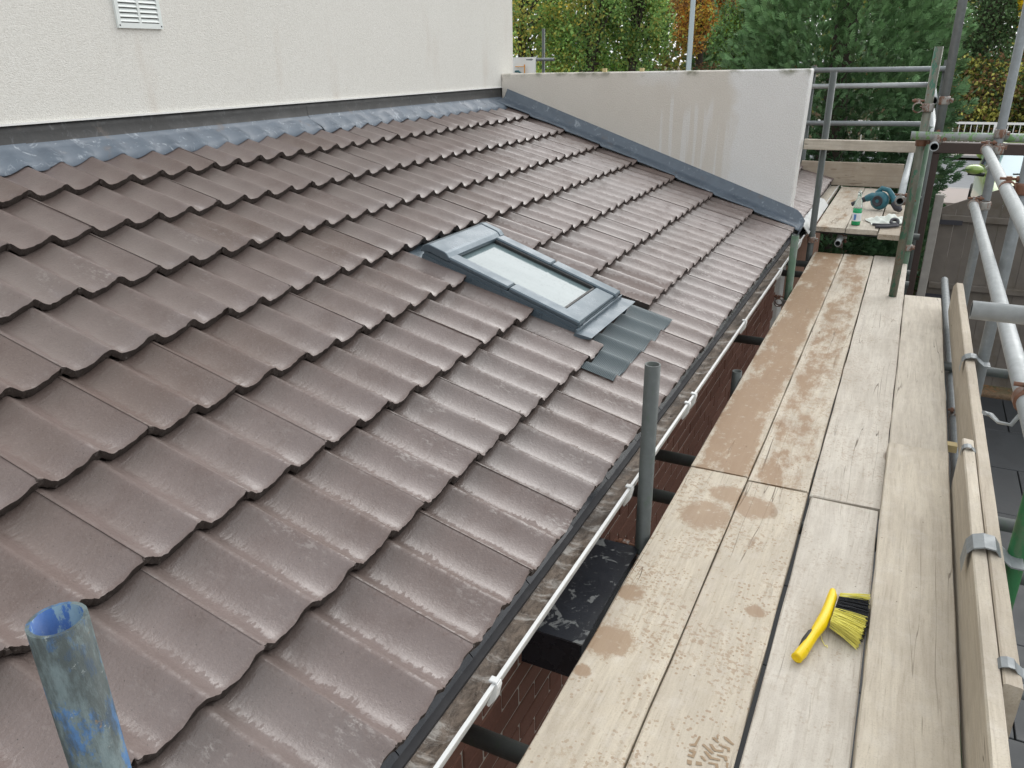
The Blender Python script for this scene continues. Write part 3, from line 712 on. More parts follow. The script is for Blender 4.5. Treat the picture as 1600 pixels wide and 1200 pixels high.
tube('standard', (XI, .304, -2.19), (XI+.004, .304, 1.012), 'tube_blue', 'tube_blue_inside', 'weathered blue painted tube at lower left', w=.0035)
tube('standard', (XI, 2.14, -2.19), (XI, 2.14, .598), 'galv_dark')
tube('standard', (XI, 3.665, -2.19), (XI, 3.665, .022), 'galv_dark')
tube('standard', (XI, 5.384, -2.19), (XI, 5.384, .362), 'tube_green')
tube('standard', (XI, 6.47, -2.19), (XI, 6.47, 1.345), 'galv_dark')
XO = .432
tube('standard', (XO, 2.19, -2.19), (XO, 2.19, 1.9), 'tube_bright_green', label='bright green painted tube')
tube('standard', (XO, 3.82, -2.19), (XO, 3.82, 2.8), 'galv')
tube('standard', (XO, 5.345, -2.19), (XO, 5.345, 3.2), 'galv')
tube('standard', (.085, 6.45, -2.19), (.085, 6.45, .98), 'tube_green')
tube('standard', (.036, 5.456, .002), (.045, 5.45, 1.492), 'tube_gold', label='short upright tube with gold and green paint standing on the boards')
tube('standard', (.122, 5.452, .955), (.122, 5.452, 3.2), 'galv')
tube('standard', (.165, 9.12, -2.19), (.165, 9.12, 1.40), 'galv_dark')
tube('standard', (-1.04, 9.12, -2.19), (-1.04, 9.12, 1.36), 'galv_dark')
tube('transom', (-.021, 5.392, 1.005), (1.35, 5.392, 1.005), 'tube_lime')
tube('guard_rail', (.112, 5.29, .953), (.112, 9.05, .953), 'galv_light')
tube('guard_rail', (.066, 5.50, 1.195), (.075, 9.05, 1.195), 'galv_light')
tube('guard_rail', (-.019, 5.60, .585), (.0, 9.05, .56), 'galv_light')
tube('guard_rail', (.379, 5.36, .946), (.350, 0.2, .915), 'galv_light')
tube('guard_rail', (.371, 5.28, .640), (.340, 0.2, .668), 'galv_light')
tube('transom', (.203, 2.300-.05, .838), (1.3, 2.25, .836), 'galv_light')
for y in (-.5, 1.211, 2.49, 2.808, 4.40, 6.05, 6.40):
    tube('transom', (-.795, y, -.0625), (.62 if y < 6 else .13, y, -.0625), 'galv_dark')
tube('ledger', (.372, -1, -.112), (.372, 6.5, -.112), 'galv'); tube('ledger', (-.548, -1, -.112), (-.548, 6.6, -.112), 'galv_dark')
tube('transom', (.32, 3.0, -.32), (1.0, 3.0, -.32), 'galv'); tube('transom', (.32, 2.4, -.42), (1.0, 2.4, -.42), 'galv')
tube('ledger', (-.412, 6.60, .076), (-.412, 9.2, .076), 'galv_light'); tube('ledger', (.055, 6.58, .076), (.055, 9.2, .076), 'galv_light')
for y in (6.85, 8.8): tube('transom', (-1.02, y, .1255), (.16, y, .1255), 'galv_dark')
tube('guard_rail', (-1.05, 9.07, 1.318), (.235, 9.07, 1.322), 'galv'); tube('guard_rail', (-1.03, 9.07, 1.163), (.04, 9.07, 1.178), 'galv_light'); tube('guard_rail', (-1.05, 9.07, .803), (.20, 9.07, .815), 'galv')
def coupler(c, a1, a2, off=.054, mat='coupler', ends=1):
    """clamp round a tube along a1 at c, second clamp round a tube along a2"""
    c, a1, a2 = Vector(c), Vector(a1).normalized(), Vector(a2).normalized()
    z = a1.cross(a2).normalized()
    mw = Matrix(((a1.x, a2.x, z.x, c.x), (a1.y, a2.y, z.y, c.y), (a1.z, a2.z, z.z, c.z), (0, 0, 0, 1)))
    b = B()
    for (ax, cz) in (('x', 0), ('y', off)):
        n = 14
        pr = [(.0248, -.024), (.0305, -.023), (.0315, -.015), (.0315, .015), (.0305, .023), (.0248, .024)]
        b.lathe(pr, (0, 0, cz), n, axis=ax)
    b.box((-.02, -.02, .022), (.02, .02, off-.022))
    b.box((-.012, .026, -.012), (.012, .048, .008)); b.box((.026, -.012, off-.008), (.048, .012, off+.012))
    o = b.build('coupler', mat, scaf, mw)
    for (p, q) in (((0, .038, -.035), (0, .038, .045)), ((.038, 0, off-.045), (.038, 0, off+.038))):
        bb = B().bar(p, q, .0058, n=8)
        d = Vector(q)-Vector(p); d.normalize(); qq = Vector(q)-d*.010; bb.bar(tuple(Vector(q)-d*.022), tuple(qq), .0125, n=6)
        bb.build('bolt', 'rusty', o, mw)
X_, Y_, Z_ = (1,0,0), (0,1,0), (0,0,1)
coupler((.041, 5.4515, .965), Z_, X_, mat='rusty'); coupler((.122, 5.448, .99), X_, Z_); coupler((XO, 5.345, 1.03), Z_, X_)
coupler((XO, 5.345, .955), Z_, X_); coupler((.379, 5.30, .946), Y_, Z_, mat='coupler'); coupler((.371, 5.26, .640), Y_, Z_)
coupler((.377, 3.82, .937), Y_, Z_, mat='rusty'); coupler((.352, 2.13, .658), Y_, Z_, mat='rusty'); coupler((-.019, 5.62, .585), Y_, Z_)
coupler((.045, 5.45, 1.16), Z_, Y_); coupler((.122, 5.452, 1.20), Z_, X_); coupler((.085, 6.45, .12), Z_, X_)
coupler((XI, 6.47, .12), Z_, X_); coupler((-1.04, 9.12, 1.318), Z_, X_); coupler((.165, 9.12, 1.32), Z_, X_); coupler((XO, 3.82, -.11), Z_, Y_)
coupler((XI, 2.14, -.10), Z_, Y_); coupler((XI, 5.384, -.10), Z_, Y_); coupler((-.412, 6.86, .076), Y_, X_)
coupler((.353, 2.25, .838), X_, Z_)
# board clips and the hooked strap on the rail
def clip(x, y, z, name='toe_board_clip', s=1.0):
    b = B(); pts = []
    w = .030*s
    prof_ = [(-.012, -.06), (-.010, -.012), (0, .004), (.02, .012), (.042, .010), (.052, -.004), (.075, -.022), (.10, -.022)]
    t_ = .0035
    poly = prof_ + [(p[0], p[1]-t_) for p in reversed(prof_)]
    b.prism([(x+p[0]*s, z+p[1]*s+.006) for p in poly], 'y', y-w, y+w)
    return b.build(name, 'galv', scaf)
clip(.354, 3.74, .212); clip(.318, 2.15, .212, s=1.25); clip(.318, 2.78, .212, s=.5); clip(.352, 1.66, .212, s=.6)
b = B(); b.path([(0.271, 2.142, 0.602), (0.288, 2.149, 0.597), (0.304, 2.118, 0.592), (0.328, 2.097, 0.599), (0.342, 2.114, 0.619)], [.011, .013, .009, .008, .008], 10, flat=.45); b.build('hook', 'galv_light', scaf)

# ================================================================== BOARDS
def board(name, x0, x1, y0, y1, ztop, label, wet=0.0, tint=.5, brown=0.0, th=.038, rz=0.0, group='boards of the scaffold decks', tiltx=0.0, cat='board'):
    w = (x1-x0)/2; L = (y1-y0)/2; r = random.Random(hash((round(x0, 3), round(y0, 3))) & 0xffff); c = .004
    st_ = np.linspace(-L, L, max(3, int(L*2/.16))); V = []; F = []
    for i, y in enumerate(st_):
        j = [r.uniform(-.0018, .0018) for _ in range(8)]
        if i in (0, len(st_)-1): y_ = [y + r.uniform(-.004, .004) for _ in range(8)]
        else: y_ = [y]*8
        cs_ = [(-w+c, 0), (w-c, 0), (w, -c), (w, -th+c), (w-c, -th), (-w+c, -th), (-w, -th+c), (-w, -c)]
        for q in range(8): V.append((cs_[q][0] + (j[q] if q not in (4, 5) else 0), y_[q], cs_[q][1] + (j[q]*.25 if q < 2 else 0)))
    for i in range(len(st_)-1):
        for q in range(8): F.append((i*8+q, i*8+(q+1) % 8, (i+1)*8+(q+1) % 8, (i+1)*8+q))
    F.append(tuple(range(7, -1, -1))); k = (len(st_)-1)*8; F.append(tuple(range(k, k+8)))
    me = mesh(name, V, [tuple(reversed(f)) for f in F], 'board')
    bm_ = bmesh.new(); bm_.from_mesh(me); bmesh.ops.recalc_face_normals(bm_, faces=bm_.faces[:]); bm_.to_mesh(me); bm_.free()
    o = obj(name, me, None, Matrix.Translation(((x0+x1)/2, (y0+y1)/2, ztop)) @ Matrix.Rotation(rz, 4, 'Z') @ Matrix.Rotation(tiltx, 4, 'X'), label=label, cat=cat, group=group)
    o['wet'] = float(wet); o['tint'] = float(tint); o['brown'] = float(brown); return o
b1 = board('scaffold_board', -.571, -.357, -1.0, 2.648, 0, 'pale stained scaffold board in the foreground nearest the gutter', .36, .25)
b2 = board('scaffold_board', -.352, -.139, -1.0, 2.624, 0, 'foreground scaffold board with muddy boot print, second from the gutter', .33, .3)
b3 = board('scaffold_board', -.126, .095, -1.0, 2.606, 0, 'whitish scaffold board under the yellow brush', .16, .95)
board('scaffold_board', .099, .309, -1.0, 3.10, .0205, 'foreground scaffold board beside the toe boards lapping over another board', .02, .35, tiltx=.0098)
board('scaffold_board', -.573, -.356, 2.660, 6.585, 0, 'brown water-stained scaffold board running back beside the gutter to the raised deck', .92, .3)
board('scaffold_board', -.352, -.139, 2.640, 6.60, 0, 'scaffold board with mottled brown stain, second from gutter towards the raised deck', .72, .4)
board('scaffold_board', -.133, .102, 2.622, 6.63, 0, 'grey-white scaffold board carrying the short gold and green upright', .20, .9)
board('scaffold_board', .106, .318, 2.62, 5.53, 0, 'outermost far scaffold board under the lapped board end', .03, .6)
# raised far deck
board('scaffold_board', -.600, -.376, 6.66, 8.93, .1885, 'orange-stained board of the raised deck holding the green bottle', .62, .6, group='boards of the raised deck')
board('scaffold_board', -.371, -.140, 6.66, 8.90, .1885, 'raised deck board under the blower and the white cloth', .12, .7, group='boards of the raised deck')
board('scaffold_board', -.132, .090, 6.52, 7.95, .1885, 'short brown-edged board of the raised deck under the black tool', .3, .4, .4, group='boards of the raised deck')
board('scaffold_board', -.84, -.63, 7.5, 8.95, .1885, 'raised deck board half hidden behind the dark upright tube', .3, .5, group='boards of the raised deck')
def edge_board(name, x0, x1, y0, y1, z0, z1, label, along='y', brown=0.0, wet=0., tint=.4, rz=0., chop=0.0, group=None, cat='board'):
    """board standing on its long edge"""
    L = (y1-y0) if along == 'y' else (x1-x0); h = z1-z0; th = (x1-x0) if along == 'y' else (y1-y0)
    st_ = np.linspace(-L/2, L/2, max(4, int(L/.15))); V = []; F = []; r = random.Random(int(L*1000)); c = .004
    for i, y in enumerate(st_):
        hh = h/2
        cs_ = [(-hh+c, 0), (hh-c, 0), (hh, -c), (hh, -th+c), (hh-c, -th), (-hh+c, -th), (-hh, -th+c), (-hh, -c)]
        for q in range(8):
            a = cs_[q][0]
            if chop and q in (1, 2, 3, 4) and i == len(st_)-1: a -= chop*(.6 if q in (1, 2) else 1)
            V.append((a + r.uniform(-.0015, .0015), y, cs_[q][1]))
    for i in range(len(st_)-1):
        for q in range(8): F.append((i*8+q, i*8+(q+1) % 8, (i+1)*8+(q+1) % 8, (i+1)*8+q))
    F.append(tuple(range(7, -1, -1))); k = (len(st_)-1)*8; F.append(tuple(range(k, k+8)))
    me = mesh(name, V, F, 'board'); bm_ = bmesh.new(); bm_.from_mesh(me); bmesh.ops.recalc_face_normals(bm_, faces=bm_.faces[:]); bm_.to_mesh(me); bm_.free()
    # local x -> up, local y -> length, local z(-th..0) -> thickness
    if along == 'y': m3 = Matrix(((0, 0, -1, x0), (0, 1, 0, (y0+y1)/2), (1, 0, 0, (z0+z1)/2), (0, 0, 0, 1)))
    else: m3 = Matrix(((0, 1, 0, (x0+x1)/2), (0, 0, -1, y0), (1, 0, 0, (z0+z1)/2), (0, 0, 0, 1)))
    o = obj(name, me, None, Matrix.Translation(m3.translation) @ Matrix.Rotation(rz, 4, 'Z') @ Matrix.Translation(-m3.translation) @ m3, label=label, cat=cat, group=group)
    o['wet'] = float(wet); o['tint'] = float(tint); o['brown'] = float(brown); return o
edge_board('toe_board', .317, .352, -1.0, 2.86, -.015, .212, 'near inner toe board standing on edge along the outer side of the deck', tint=.35, group='toe boards', wet=.02)
edge_board('toe_board', .355, .392, 1.60, 5.27, -.015, .212, 'outer toe board on edge running back to a chipped pointed tip', tint=.3, brown=.22, chop=.10, group='toe boards')
edge_board('toe_board', -1.03, -.045, 8.958, 8.994, .195, .432, 'brown weathered board on edge closing the back of the raised deck', along='x', brown=.62, group='toe boards')
edge_board('guard_board', -.736, .022, 6.405, 6.442, .805, .878, 'narrow pale timber rail across the scaffold beside the parapet end', along='x', tint=.6, cat='rail')
B().box((.312, 3.27, -.036), (.353, 3.31, -.006)).build('wood_block', 'wood_block', None, label='small yellow wooden block wedged between deck board and toe board', cat='wood block')

# muddy boot print on the board: small flat marks
def bz(x, y):      # marks measured in the board plane
    return (x, y, .0013)
boot = [[(-.215,1.362),(-.209,1.366),(-.184,1.351),(-.189,1.346)], [(-.201,1.372),(-.194,1.374),(-.183,1.363),(-.166,1.368),(-.167,1.361),(-.186,1.356)],
        [(-.181,1.381),(-.155,1.381),(-.153,1.371),(-.159,1.370),(-.161,1.376),(-.180,1.377)], [(-.178,1.351),(-.157,1.355),(-.152,1.343),(-.158,1.340),(-.162,1.348),(-.177,1.347)],
        [(-.207,1.346),(-.201,1.349),(-.186,1.338),(-.168,1.341),(-.168,1.335),(-.19,1.331)], [(-.237,1.348),(-.226,1.352),(-.222,1.384),(-.227,1.384),(-.231,1.358),(-.238,1.354)],
        [(-.237,1.318),(-.222,1.318),(-.221,1.338),(-.238,1.338),(-.237,1.332),(-.228,1.331),(-.228,1.325),(-.237,1.324)], [(-.176,1.408),(-.168,1.408),(-.148,1.395),(-.152,1.391),(-.172,1.400)],
        [(-.20,1.392),(-.193,1.396),(-.18,1.386),(-.185,1.383)], [(-.191,1.404),(-.186,1.402),(-.184,1.394),(-.188,1.394)], [(-.19,1.322),(-.170,1.326),(-.166,1.315),(-.172,1.313),(-.176,1.320),(-.19,1.317)],
        [(-.212,1.330),(-.206,1.332),(-.195,1.323),(-.20,1.320)], [(-.155,1.338),(-.149,1.338),(-.148,1.322),(-.153,1.326)], [(-.216,1.312),(-.204,1.314),(-.2,1.306),(-.214,1.302)], [(-.235,1.308),(-.224,1.309),(-.222,1.297),(-.232,1.296)]]
V = []; F = []
for poly in boot:
    k = len(V); V += [bz(*p) for p in poly]; F.append(tuple(range(k, k+len(poly))))
me = mesh('boot_print', V, F, 'wet_print'); obj('boot_print', me, b2)

# ================================================================== HAND BRUSH
br = empty('hand_brush', (0.0, 1.9, 0), 'yellow hand brush with black and yellow bristles lying on the pale board', 'brush')
H = [(-.058, 1.728, .017), (-.050, 1.748, .019), (-.040, 1.785, .022), (-.030, 1.825, .026), (-.018, 1.868, .030), (-.010, 1.915, .032), (-.005, 1.965, .033), (-.002, 2.005, .034), (-.004, 2.028, .037)]
rr = [.0135, .0150, .0135, .0130, .0160, .0150, .0140, .0135, .008]
hd = B(); hd.path(H, rr, 14, flat=1.15); hd = hd.build('handle', 'yellow_plastic', br)
B().path([(-.058, 1.758, .026), (-.049, 1.79, .029), (-.039, 1.822, .032), (-.031, 1.842, .034)], [.003, .0075, .0075, .003], 10).build('grip', 'rubber', hd)
B().lathe([(.0145, -.002), (.0150, .002), (.0095, .003), (.008, -.008), (0, -.008)], (0,0,0), 14).build('handle_end', 'yellow_plastic', hd, Matrix.Translation((-.0585, 1.727, .017)) @ Vector((-.3, -1, -.1)).to_track_quat('Z', 'Y').to_matrix().to_4x4())
def bristles(name, mat, ranges):
    V = []; F = []
    for (t0, t1, n, z0) in ranges:
        for i in range(n):
            t = random.uniform(t0, t1); row = random.randrange(4)
            y = 1.882 + t*.135; x = -.004 + t*.013 - .004; z = .020 + row*.0075 + random.uniform(-.002, .002)
            fan = (t-.55)*.055; dy = fan + random.gauss(0, .0035) - .006 + (0.5-t)*-.01
            L = .082*(1 - .18*abs(t-.5)) + random.gauss(0, .002)
            if z0 < 0: L *= 1.06; z = .016; dy += .008
            p0 = Vector((x+.012, y, z)); p1 = Vector((x+.012+L, y+dy, max(.003, z-.006+random.gauss(0, .004)+(row-1.5)*.004)))
            pm = (p0+p1)/2 + Vector((0, random.gauss(0, .001), .002))
            k = len(V); w0 = .0012
            for p in (p0, pm, p1): V += [p+Vector((0, w0, 0)), p+Vector((0, -w0*.5, w0*.9)), p+Vector((0, -w0*.5, -w0*.9))]
            for a in (0, 3):
                for q in range(3): F.append((k+a+q, k+a+(q+1) % 3, k+a+3+(q+1) % 3, k+a+3+q))
    o = obj(name, mesh(name, V, F, mat, True), br); o['kind'] = 'stuff'
bristles('yellow_bristles', 'bristle_yellow', [(0.0, .46, 230, 0), (.86, 1.0, 90, 0)])
bristles('black_bristles', 'bristle_black', [(.42, .88, 330, 0), (0.12, .5, 60, -1)])
B().path([(-.014, 1.865, .004), (-.008, 1.84, .004), (.002, 1.822, .002)], [.0009]*3, 6).path([(.002, 1.822, .002), (.006, 1.826, .004), (.008, 1.818, .002)], [.0009]*3, 6).build('loose_bristle', 'bristle_yellow', br)

# ================================================================== THINGS ON THE RAISED DECK
ZD = .1895
bo = empty('bottle', (-.315, 6.83, ZD), 'clear bottle of bright green liquid standing at the raised deck edge', 'bottle')
T = Matrix.Translation((-.315, 6.83, ZD))
B().lathe([(0, 0), (.030, 0), (.034, .006), (.034, .05), (.032, .075), (.034, .10), (.033, .15), (.026, .19), (.015, .215), (.013, .245), (0, .245)], n=20).build('bottle_body', 'clear', bo, T)
B().lathe([(0, .004), (.0345, .004), (.0348, .05), (.0328, .075), (.0348, .10), (.0345, .135), (0, .135)], n=20).build('green_liquid', 'liquid', bo, T)
B().lathe([(.0352, .035), (.0355, .036), (.0345, .075), (.0355, .098), (.0352, .099)], n=20).build('bottle_label', 'label_white', bo, T)
B().prism([(-.03, .045), (-.012, .045), (-.012, .09), (-.03, .09)], 'y', -.032, -.0275).build('label_print', 'label_blue', bo, T @ Matrix.Rotation(R(20), 4, 'Z'))
B().lathe([(0, .246), (.015, .246), (.015, .262), (.008, .266), (.005, .275), (0, .275)], n=14).build('cap', 'clear', bo, T)
bl = empty('leaf_blower', (-.20, 7.62, ZD), 'teal hand-held blower with black nozzle lying on the raised deck', 'power tool')
T = Matrix.Translation((-.185, 7.60, ZD+.003)) @ Matrix.Rotation(R(-25), 4, 'Z') @ Matrix.Scale(.85, 4)
B().lathe([(0, -.055), (.055, -.052), (.085, -.03), (.095, 0), (.085, .03), (.055, .05), (0, .052)], (0, 0, .095), 20, axis='y').build('motor_body', 'teal_plastic', bl, T)
B().lathe([(.052, -.050), (.056, -.060), (.046, -.063), (.040, -.054), (0, -.054)], (.005, 0, .097), 18, axis='y').build('fan_grille', 'dark_plastic', bl, T)
B().path([(-.02, .0, .12), (-.09, -.005, .125), (-.14, -.01, .10)], [.05, .042, .034], 14).build('outlet', 'teal_plastic', bl, T)
B().path([(-.13, -.01, .105), (-.19, -.035, .07), (-.26, -.07, .032)], [.029, .025, .021], 14, cap=False).build('nozzle', 'dark_plastic', bl, T)
B().path([(-.05, .02, .16), (-.01, .03, .215), (.06, .03, .205), (.12, .02, .15), (.17, .0, .08), (.20, 0, .03)], [.026, .026, .025, .026, .034, .036], 12).build('hand_grip', 'teal_plastic', bl, T)
B().path([(.15, 0, .09), (.20, -.01, .05), (.24, -.02, .025)], [.036, .042, .022], 12).build('battery_end', 'dark_plastic', bl, T)
xs = np.linspace(-.155, .155, 34); ys = np.linspace(-.12, .12, 28); V = []; F = []
for x in xs:
    for y in ys:
        e = max(0, 1 - (abs(x)/.155)**4)*max(0, 1 - (abs(y)/.12)**4)
        z = .008 + e*(.022 + .018*math.sin(x*38+y*22) + .014*math.sin(y*55-x*21+1) + .008*math.sin(x*90+y*70))
        V.append((x*(1+.12*math.sin(y*26)) + .02*math.sin(y*17), y*(1+.15*math.sin(x*23)) + .03*math.sin(x*12), max(.003, z)))
n = len(ys)
for i in range(len(xs)-1):
    for j in range(n-1): F.append((i*n+j, (i+1)*n+j, (i+1)*n+j+1, i*n+j+1))
obj('rag', mesh('rag', V, F, 'cloth', True), None, Matrix.Translation((-.095, 7.06, ZD)) @ Matrix.Rotation(R(20), 4, 'Z'), label='crumpled white cloth rag on the raised deck beside the bottle', cat='cloth')
tl = empty('hand_tool', (-.07, 6.80, ZD), 'black hand tool with two long handles at the front edge of raised deck', 'tool')
B().path([(-.19, 6.83, ZD+.014), (-.10, 6.81, ZD+.016), (-.01, 6.86, ZD+.018)], [.011, .012, .010], 10).build('handle', 'dark_plastic', tl)
B().path([(-.165, 6.74, ZD+.012), (-.08, 6.765, ZD+.014), (.0, 6.84, ZD+.016)], [.012, .012, .009], 10).build('handle', 'dark_plastic', tl)
B().lathe([(.018, -.012), (.036, -.012), (.038, 0), (.036, .012), (.018, .012), (.016, 0), (.018, -.012)], (0, 0, 0), 16).build('head_ring', 'dark_plastic', tl, Matrix.Translation((-.035, 6.90, ZD+.032)) @ Matrix.Rotation(R(35), 4, 'X'))
B().prism([(-.03, 6.85), (.07, 6.87), (.07, 6.885), (-.03, 6.875)], 'z', ZD+.012, ZD+.018).build('blade', 'galv_dark', tl)

# ================================================================== GATE, FRAME, CAR, STREET
gf = empty('gate_frame', (.2, 9.2, -2.2), 'dark brown timber gate frame of post and lintel behind the scaffold', 'gate frame')
B().box((.095, 9.2, -2.2), (.255, 9.33, .525)).build('post', 'brown_timber', gf, bevel=.006)
B().box((3.2, 9.2, -2.2), (3.36, 9.33, .525)).build('post', 'brown_timber', gf, bevel=.006)
B().box((.09, 9.19, .527), (3.4, 9.34, .632)).build('lintel', 'brown_timber', gf, bevel=.006)
B().box((.300, 9.48, -2.2), (.385, 9.56, .075)).build('fence_post', 'grey_timber', None, bevel=.005, label='pale grey square timber post hinging the wooden gate', cat='post')
gt = empty('wooden_gate', (1.3, 9.85, -2.2), 'weathered brown boarded gate with arched top below the brown lintel', 'gate')
def arch(x): t = min(1, max(0, (x-.40)/1.35)); return -.115 + .40*math.sin(t*math.pi/2)
x = .40; i = 0
while x < 3.1:
    xx = min(x+.142, 3.1); m_ = 1.75
    h0 = arch(x if x < m_ else 3.5-x); h1 = arch(xx if xx < m_ else 3.5-xx)
    B().prism([(x+.0012, -2.1), (xx-.0012, -2.1), (xx-.0012, h1), (x+.0012, h0)], 'y', 9.85 + .003*(i % 2), 9.872 + .003*(i % 2)).build('plank', 'gate_timber', gt)
    x = xx; i += 1
for z in (-.19, -.95, -1.9): B().box((.41, 9.80, z-.06), (3.09, 9.848, z+.005)).build('gate_rail', 'gate_timber', gt, bevel=.004)
for z in (-.24, -1.08): B().box((.30, 9.79, z-.045), (.62, 9.797, z+.005)).build('hinge', 'dark_plastic', gt)

def car():
    root = empty('parked_car', (1.75, 14.2, -1.10), 'lime green hatchback parked facing the gate, windscreen and mirror showing', 'car')
    T = Matrix.Translation((1.86, 14.3, -1.17))      # local: -y is the front
    # lower body stations: (y, halfwidth, z_low, z_belt)
    S = [(-1.90, .52, .30, .52), (-1.82, .70, .22, .66), (-1.6, .80, .20, .78), (-1.2, .85, .20, .88), (-.80, .86, .20, .95), (0, .87, .20, .98), (.8, .87, .20, 1.0), (1.4, .84, .22, 1.02), (1.75, .76, .26, 1.0), (1.86, .62, .34, .80)]
    V = []; F = []; n = 14
    for (y, w, zl, zb) in S:
        cs_ = [(-w*.86, zl), (-w*.97, zl+.1), (-w, zl+.25), (-w*.985, zb-.18), (-w*.93, zb-.06), (-w*.82, zb), (-w*.3, zb+.03), (w*.3, zb+.03), (w*.82, zb), (w*.93, zb-.06), (w*.985, zb-.18), (w, zl+.25), (w*.97, zl+.1), (w*.86, zl)]
        V += [(p[0], y, p[1]) for p in cs_]
    for i in range(len(S)-1):
        for j in range(n): F.append((i*n+j, i*n+(j+1) % n, (i+1)*n+(j+1) % n, (i+1)*n+j))
    F.append(tuple(range(n))); k = (len(S)-1)*n; F.append(tuple(range(k+n-1, k-1, -1)))
    b = B(); b.add(V, F, 0, True); b.build('body', 'lime', root, T)
    # cabin
    top = [(-.02, .60, 1.40), (.5, .62, 1.43), (1.1, .60, 1.40), (1.45, .56, 1.34)]
    b = B(); V = []; F = []
    for (y, w, z) in top: V += [(-w, y, z-.05), (-w*.85, y, z), (0, y, z+.02), (w*.85, y, z), (w, y, z-.05), (w*.8, y, z-.06), (-w*.8, y, z-.06)]
    for i in range(3):
        for j in range(7): F.append((i*7+j, i*7+(j+1) % 7, (i+1)*7+(j+1) % 7, (i+1)*7+j))
    F += [tuple(range(7)), tuple(range(27, 20, -1))]
    b.add(V, F, 0, True); b.build('car_roof', 'lime', root, T)
    ws = B(); V = []; F = []
    for i in range(7):
        t = i/6; y = -.82 + t*.80; z = .97 + t*.42; w = .74 - t*.14
        for j in range(9):
            s = -1 + j/4; V.append((s*w, y + .09*s*s, z + .008 - .03*s*s))
    for i in range(6):
        for j in range(8): F.append((i*9+j, i*9+j+1, (i+1)*9+j+1, (i+1)*9+j))
    ws.add(V, F, 0, True); ws.build('windscreen', 'car_glass', root, T)
    for sx in (-1, 1):
        B().path([(sx*.80, -.74, .97), (sx*.70, -.34, 1.23), (sx*.615, .02, 1.375)], [.045, .04, .04], 10).build('windscreen_pillar', 'lime', root, T)
        B().path([(sx*.80, .62, .97), (sx*.66, .60, 1.44)], [.04, .035], 8).build('door_pillar', 'dark_plastic', root, T)
        B().path([(sx*.80, 1.62, 1.0), (sx*.60, 1.38, 1.40)], [.07, .06], 8).build('rear_pillar', 'lime', root, T)
        B().add([(sx*.80, -.66, .985), (sx*.80, .6, .985), (sx*.645, .6, 1.38), (sx*.63, .04, 1.37)], [(0, 1, 2, 3)]).build('side_window', 'car_glass', root, T)
        B().add([(sx*.80, .64, .985), (sx*.79, 1.55, .995), (sx*.61, 1.36, 1.34), (sx*.645, .64, 1.38)], [(0, 1, 2, 3)]).build('side_window', 'car_glass', root, T)
        mb = B(); mb.lathe([(0, -.085), (.035, -.078), (.062, -.045), (.070, 0), (.070, .05), (.058, .062), (0, .062)], (0, 0, 0), 18, axis='y')
        mo = mb.build('wing_mirror', 'lime', root, T @ Matrix.Translation((sx*.985, -.62, 1.03)) @ Matrix.Diagonal((1.75, 1.0, 1.0, 1)))
        B().path([(sx*.84, -.60, .955), (sx*.92, -.61, .96), (sx*1.06, -.615, .962)], [.03, .026, .016], 10).build('mirror_foot', 'dark_plastic', mo, T)
        hl = B(); hl.path([(sx*.48, -1.84, .60), (sx*.68, -1.70, .66), (sx*.80, -1.45, .73)], [.03, .085, .04], 12, flat=.8); hl.build('headlight', 'label_white', root, T)
        for y in (-1.20, 1.15):
            wh = B(); wh.lathe([(.20, -.09), (.29, -.09), (.305, -.05), (.305, .05), (.29, .09), (.20, .09)], (0, 0, 0), 24, axis='x'); wo_ = wh.build('wheel', 'rubber', root, T @ Matrix.Translation((sx*.78, y, .30)))
            B().lathe([(.20, -.085), (.19, -.03), (.10, .01), (.02, .03), (0, .03)] if sx > 0 else [(.20, .085), (.19, .03), (.10, -.01), (.02, -.03), (0, -.03)], (0, 0, 0), 20, axis='x').build('rim', 'wheel_rim', wo_, T @ Matrix.Translation((sx*.79 + sx*.05, y, .30)))
    B().path([(-.5, -.80, 1.005), (.0, -.80, 1.03), (.35, -.72, 1.06)], [.012, .012, .009], 6).build('wiper', 'rubber', root, T)
    B().path([(-.35, -.62, 1.05), (-.1, -.60, 1.16), (.2, -.50, 1.22), (.5, -.42, 1.22)], [.010]*4, 8).build('reflection_line', 'lime', root, T)  # green reflection across the windscreen, put in as a thin lime rod
    B().box((-.30, -1.93, .36), (.30, -1.905, .47)).build('number_plate', 'label_white', root, T)
    B().box((-.55, -1.88, .54), (.55, -1.83, .60)).build('grille', 'rubber', root, T)
car()

rl = empty('street_railing', (3, 26.6, -1.1), 'white painted metal railing along the far side of the road', 'railing')
B().box((-14, 26.57, -.40), (16, 26.63, -.34)).build('top_rail', 'white_paint', rl); B().box((-14, 26.58, -.98), (16, 26.62, -.94)).build('bottom_rail', 'white_paint', rl)
pm = bm2 = None
for i in range(16):
    x = -14 + i*2.0; mw = Matrix.Translation((x, 26.6, -1.1))
    if pm is None: pm = B().box((-.04, -.04, 0), (.04, .04, .70)).build('railing_post', 'white_paint', rl, mw).data
    else: obj('railing_post', pm, rl, mw)
for i in range(100):
    x = -4 + i*.15
    if abs((x+14) % 2.0) < .05: continue
    mw = Matrix.Translation((x, 26.6, -.94))
    if bm2 is None: bm2 = B().box((-.009, -.009, 0), (.009, .009, .54)).build('baluster', 'white_paint', rl, mw).data
    else: obj('baluster', bm2, rl, mw)
lp = empty('lamp_post', (-5.7, 22.0+2.6, -1.0), 'tall slim grey lamp post rising behind the parapet in front of trees', 'lamp post')
lx, ly = -6.28, 24.35
B().path([(lx, ly, -1.0), (lx, ly, .1), (lx, ly, .12), (lx+.0, ly, 7.0)], [.10, .10, .085, .06], 12).build('column', 'lamp_grey', lp)
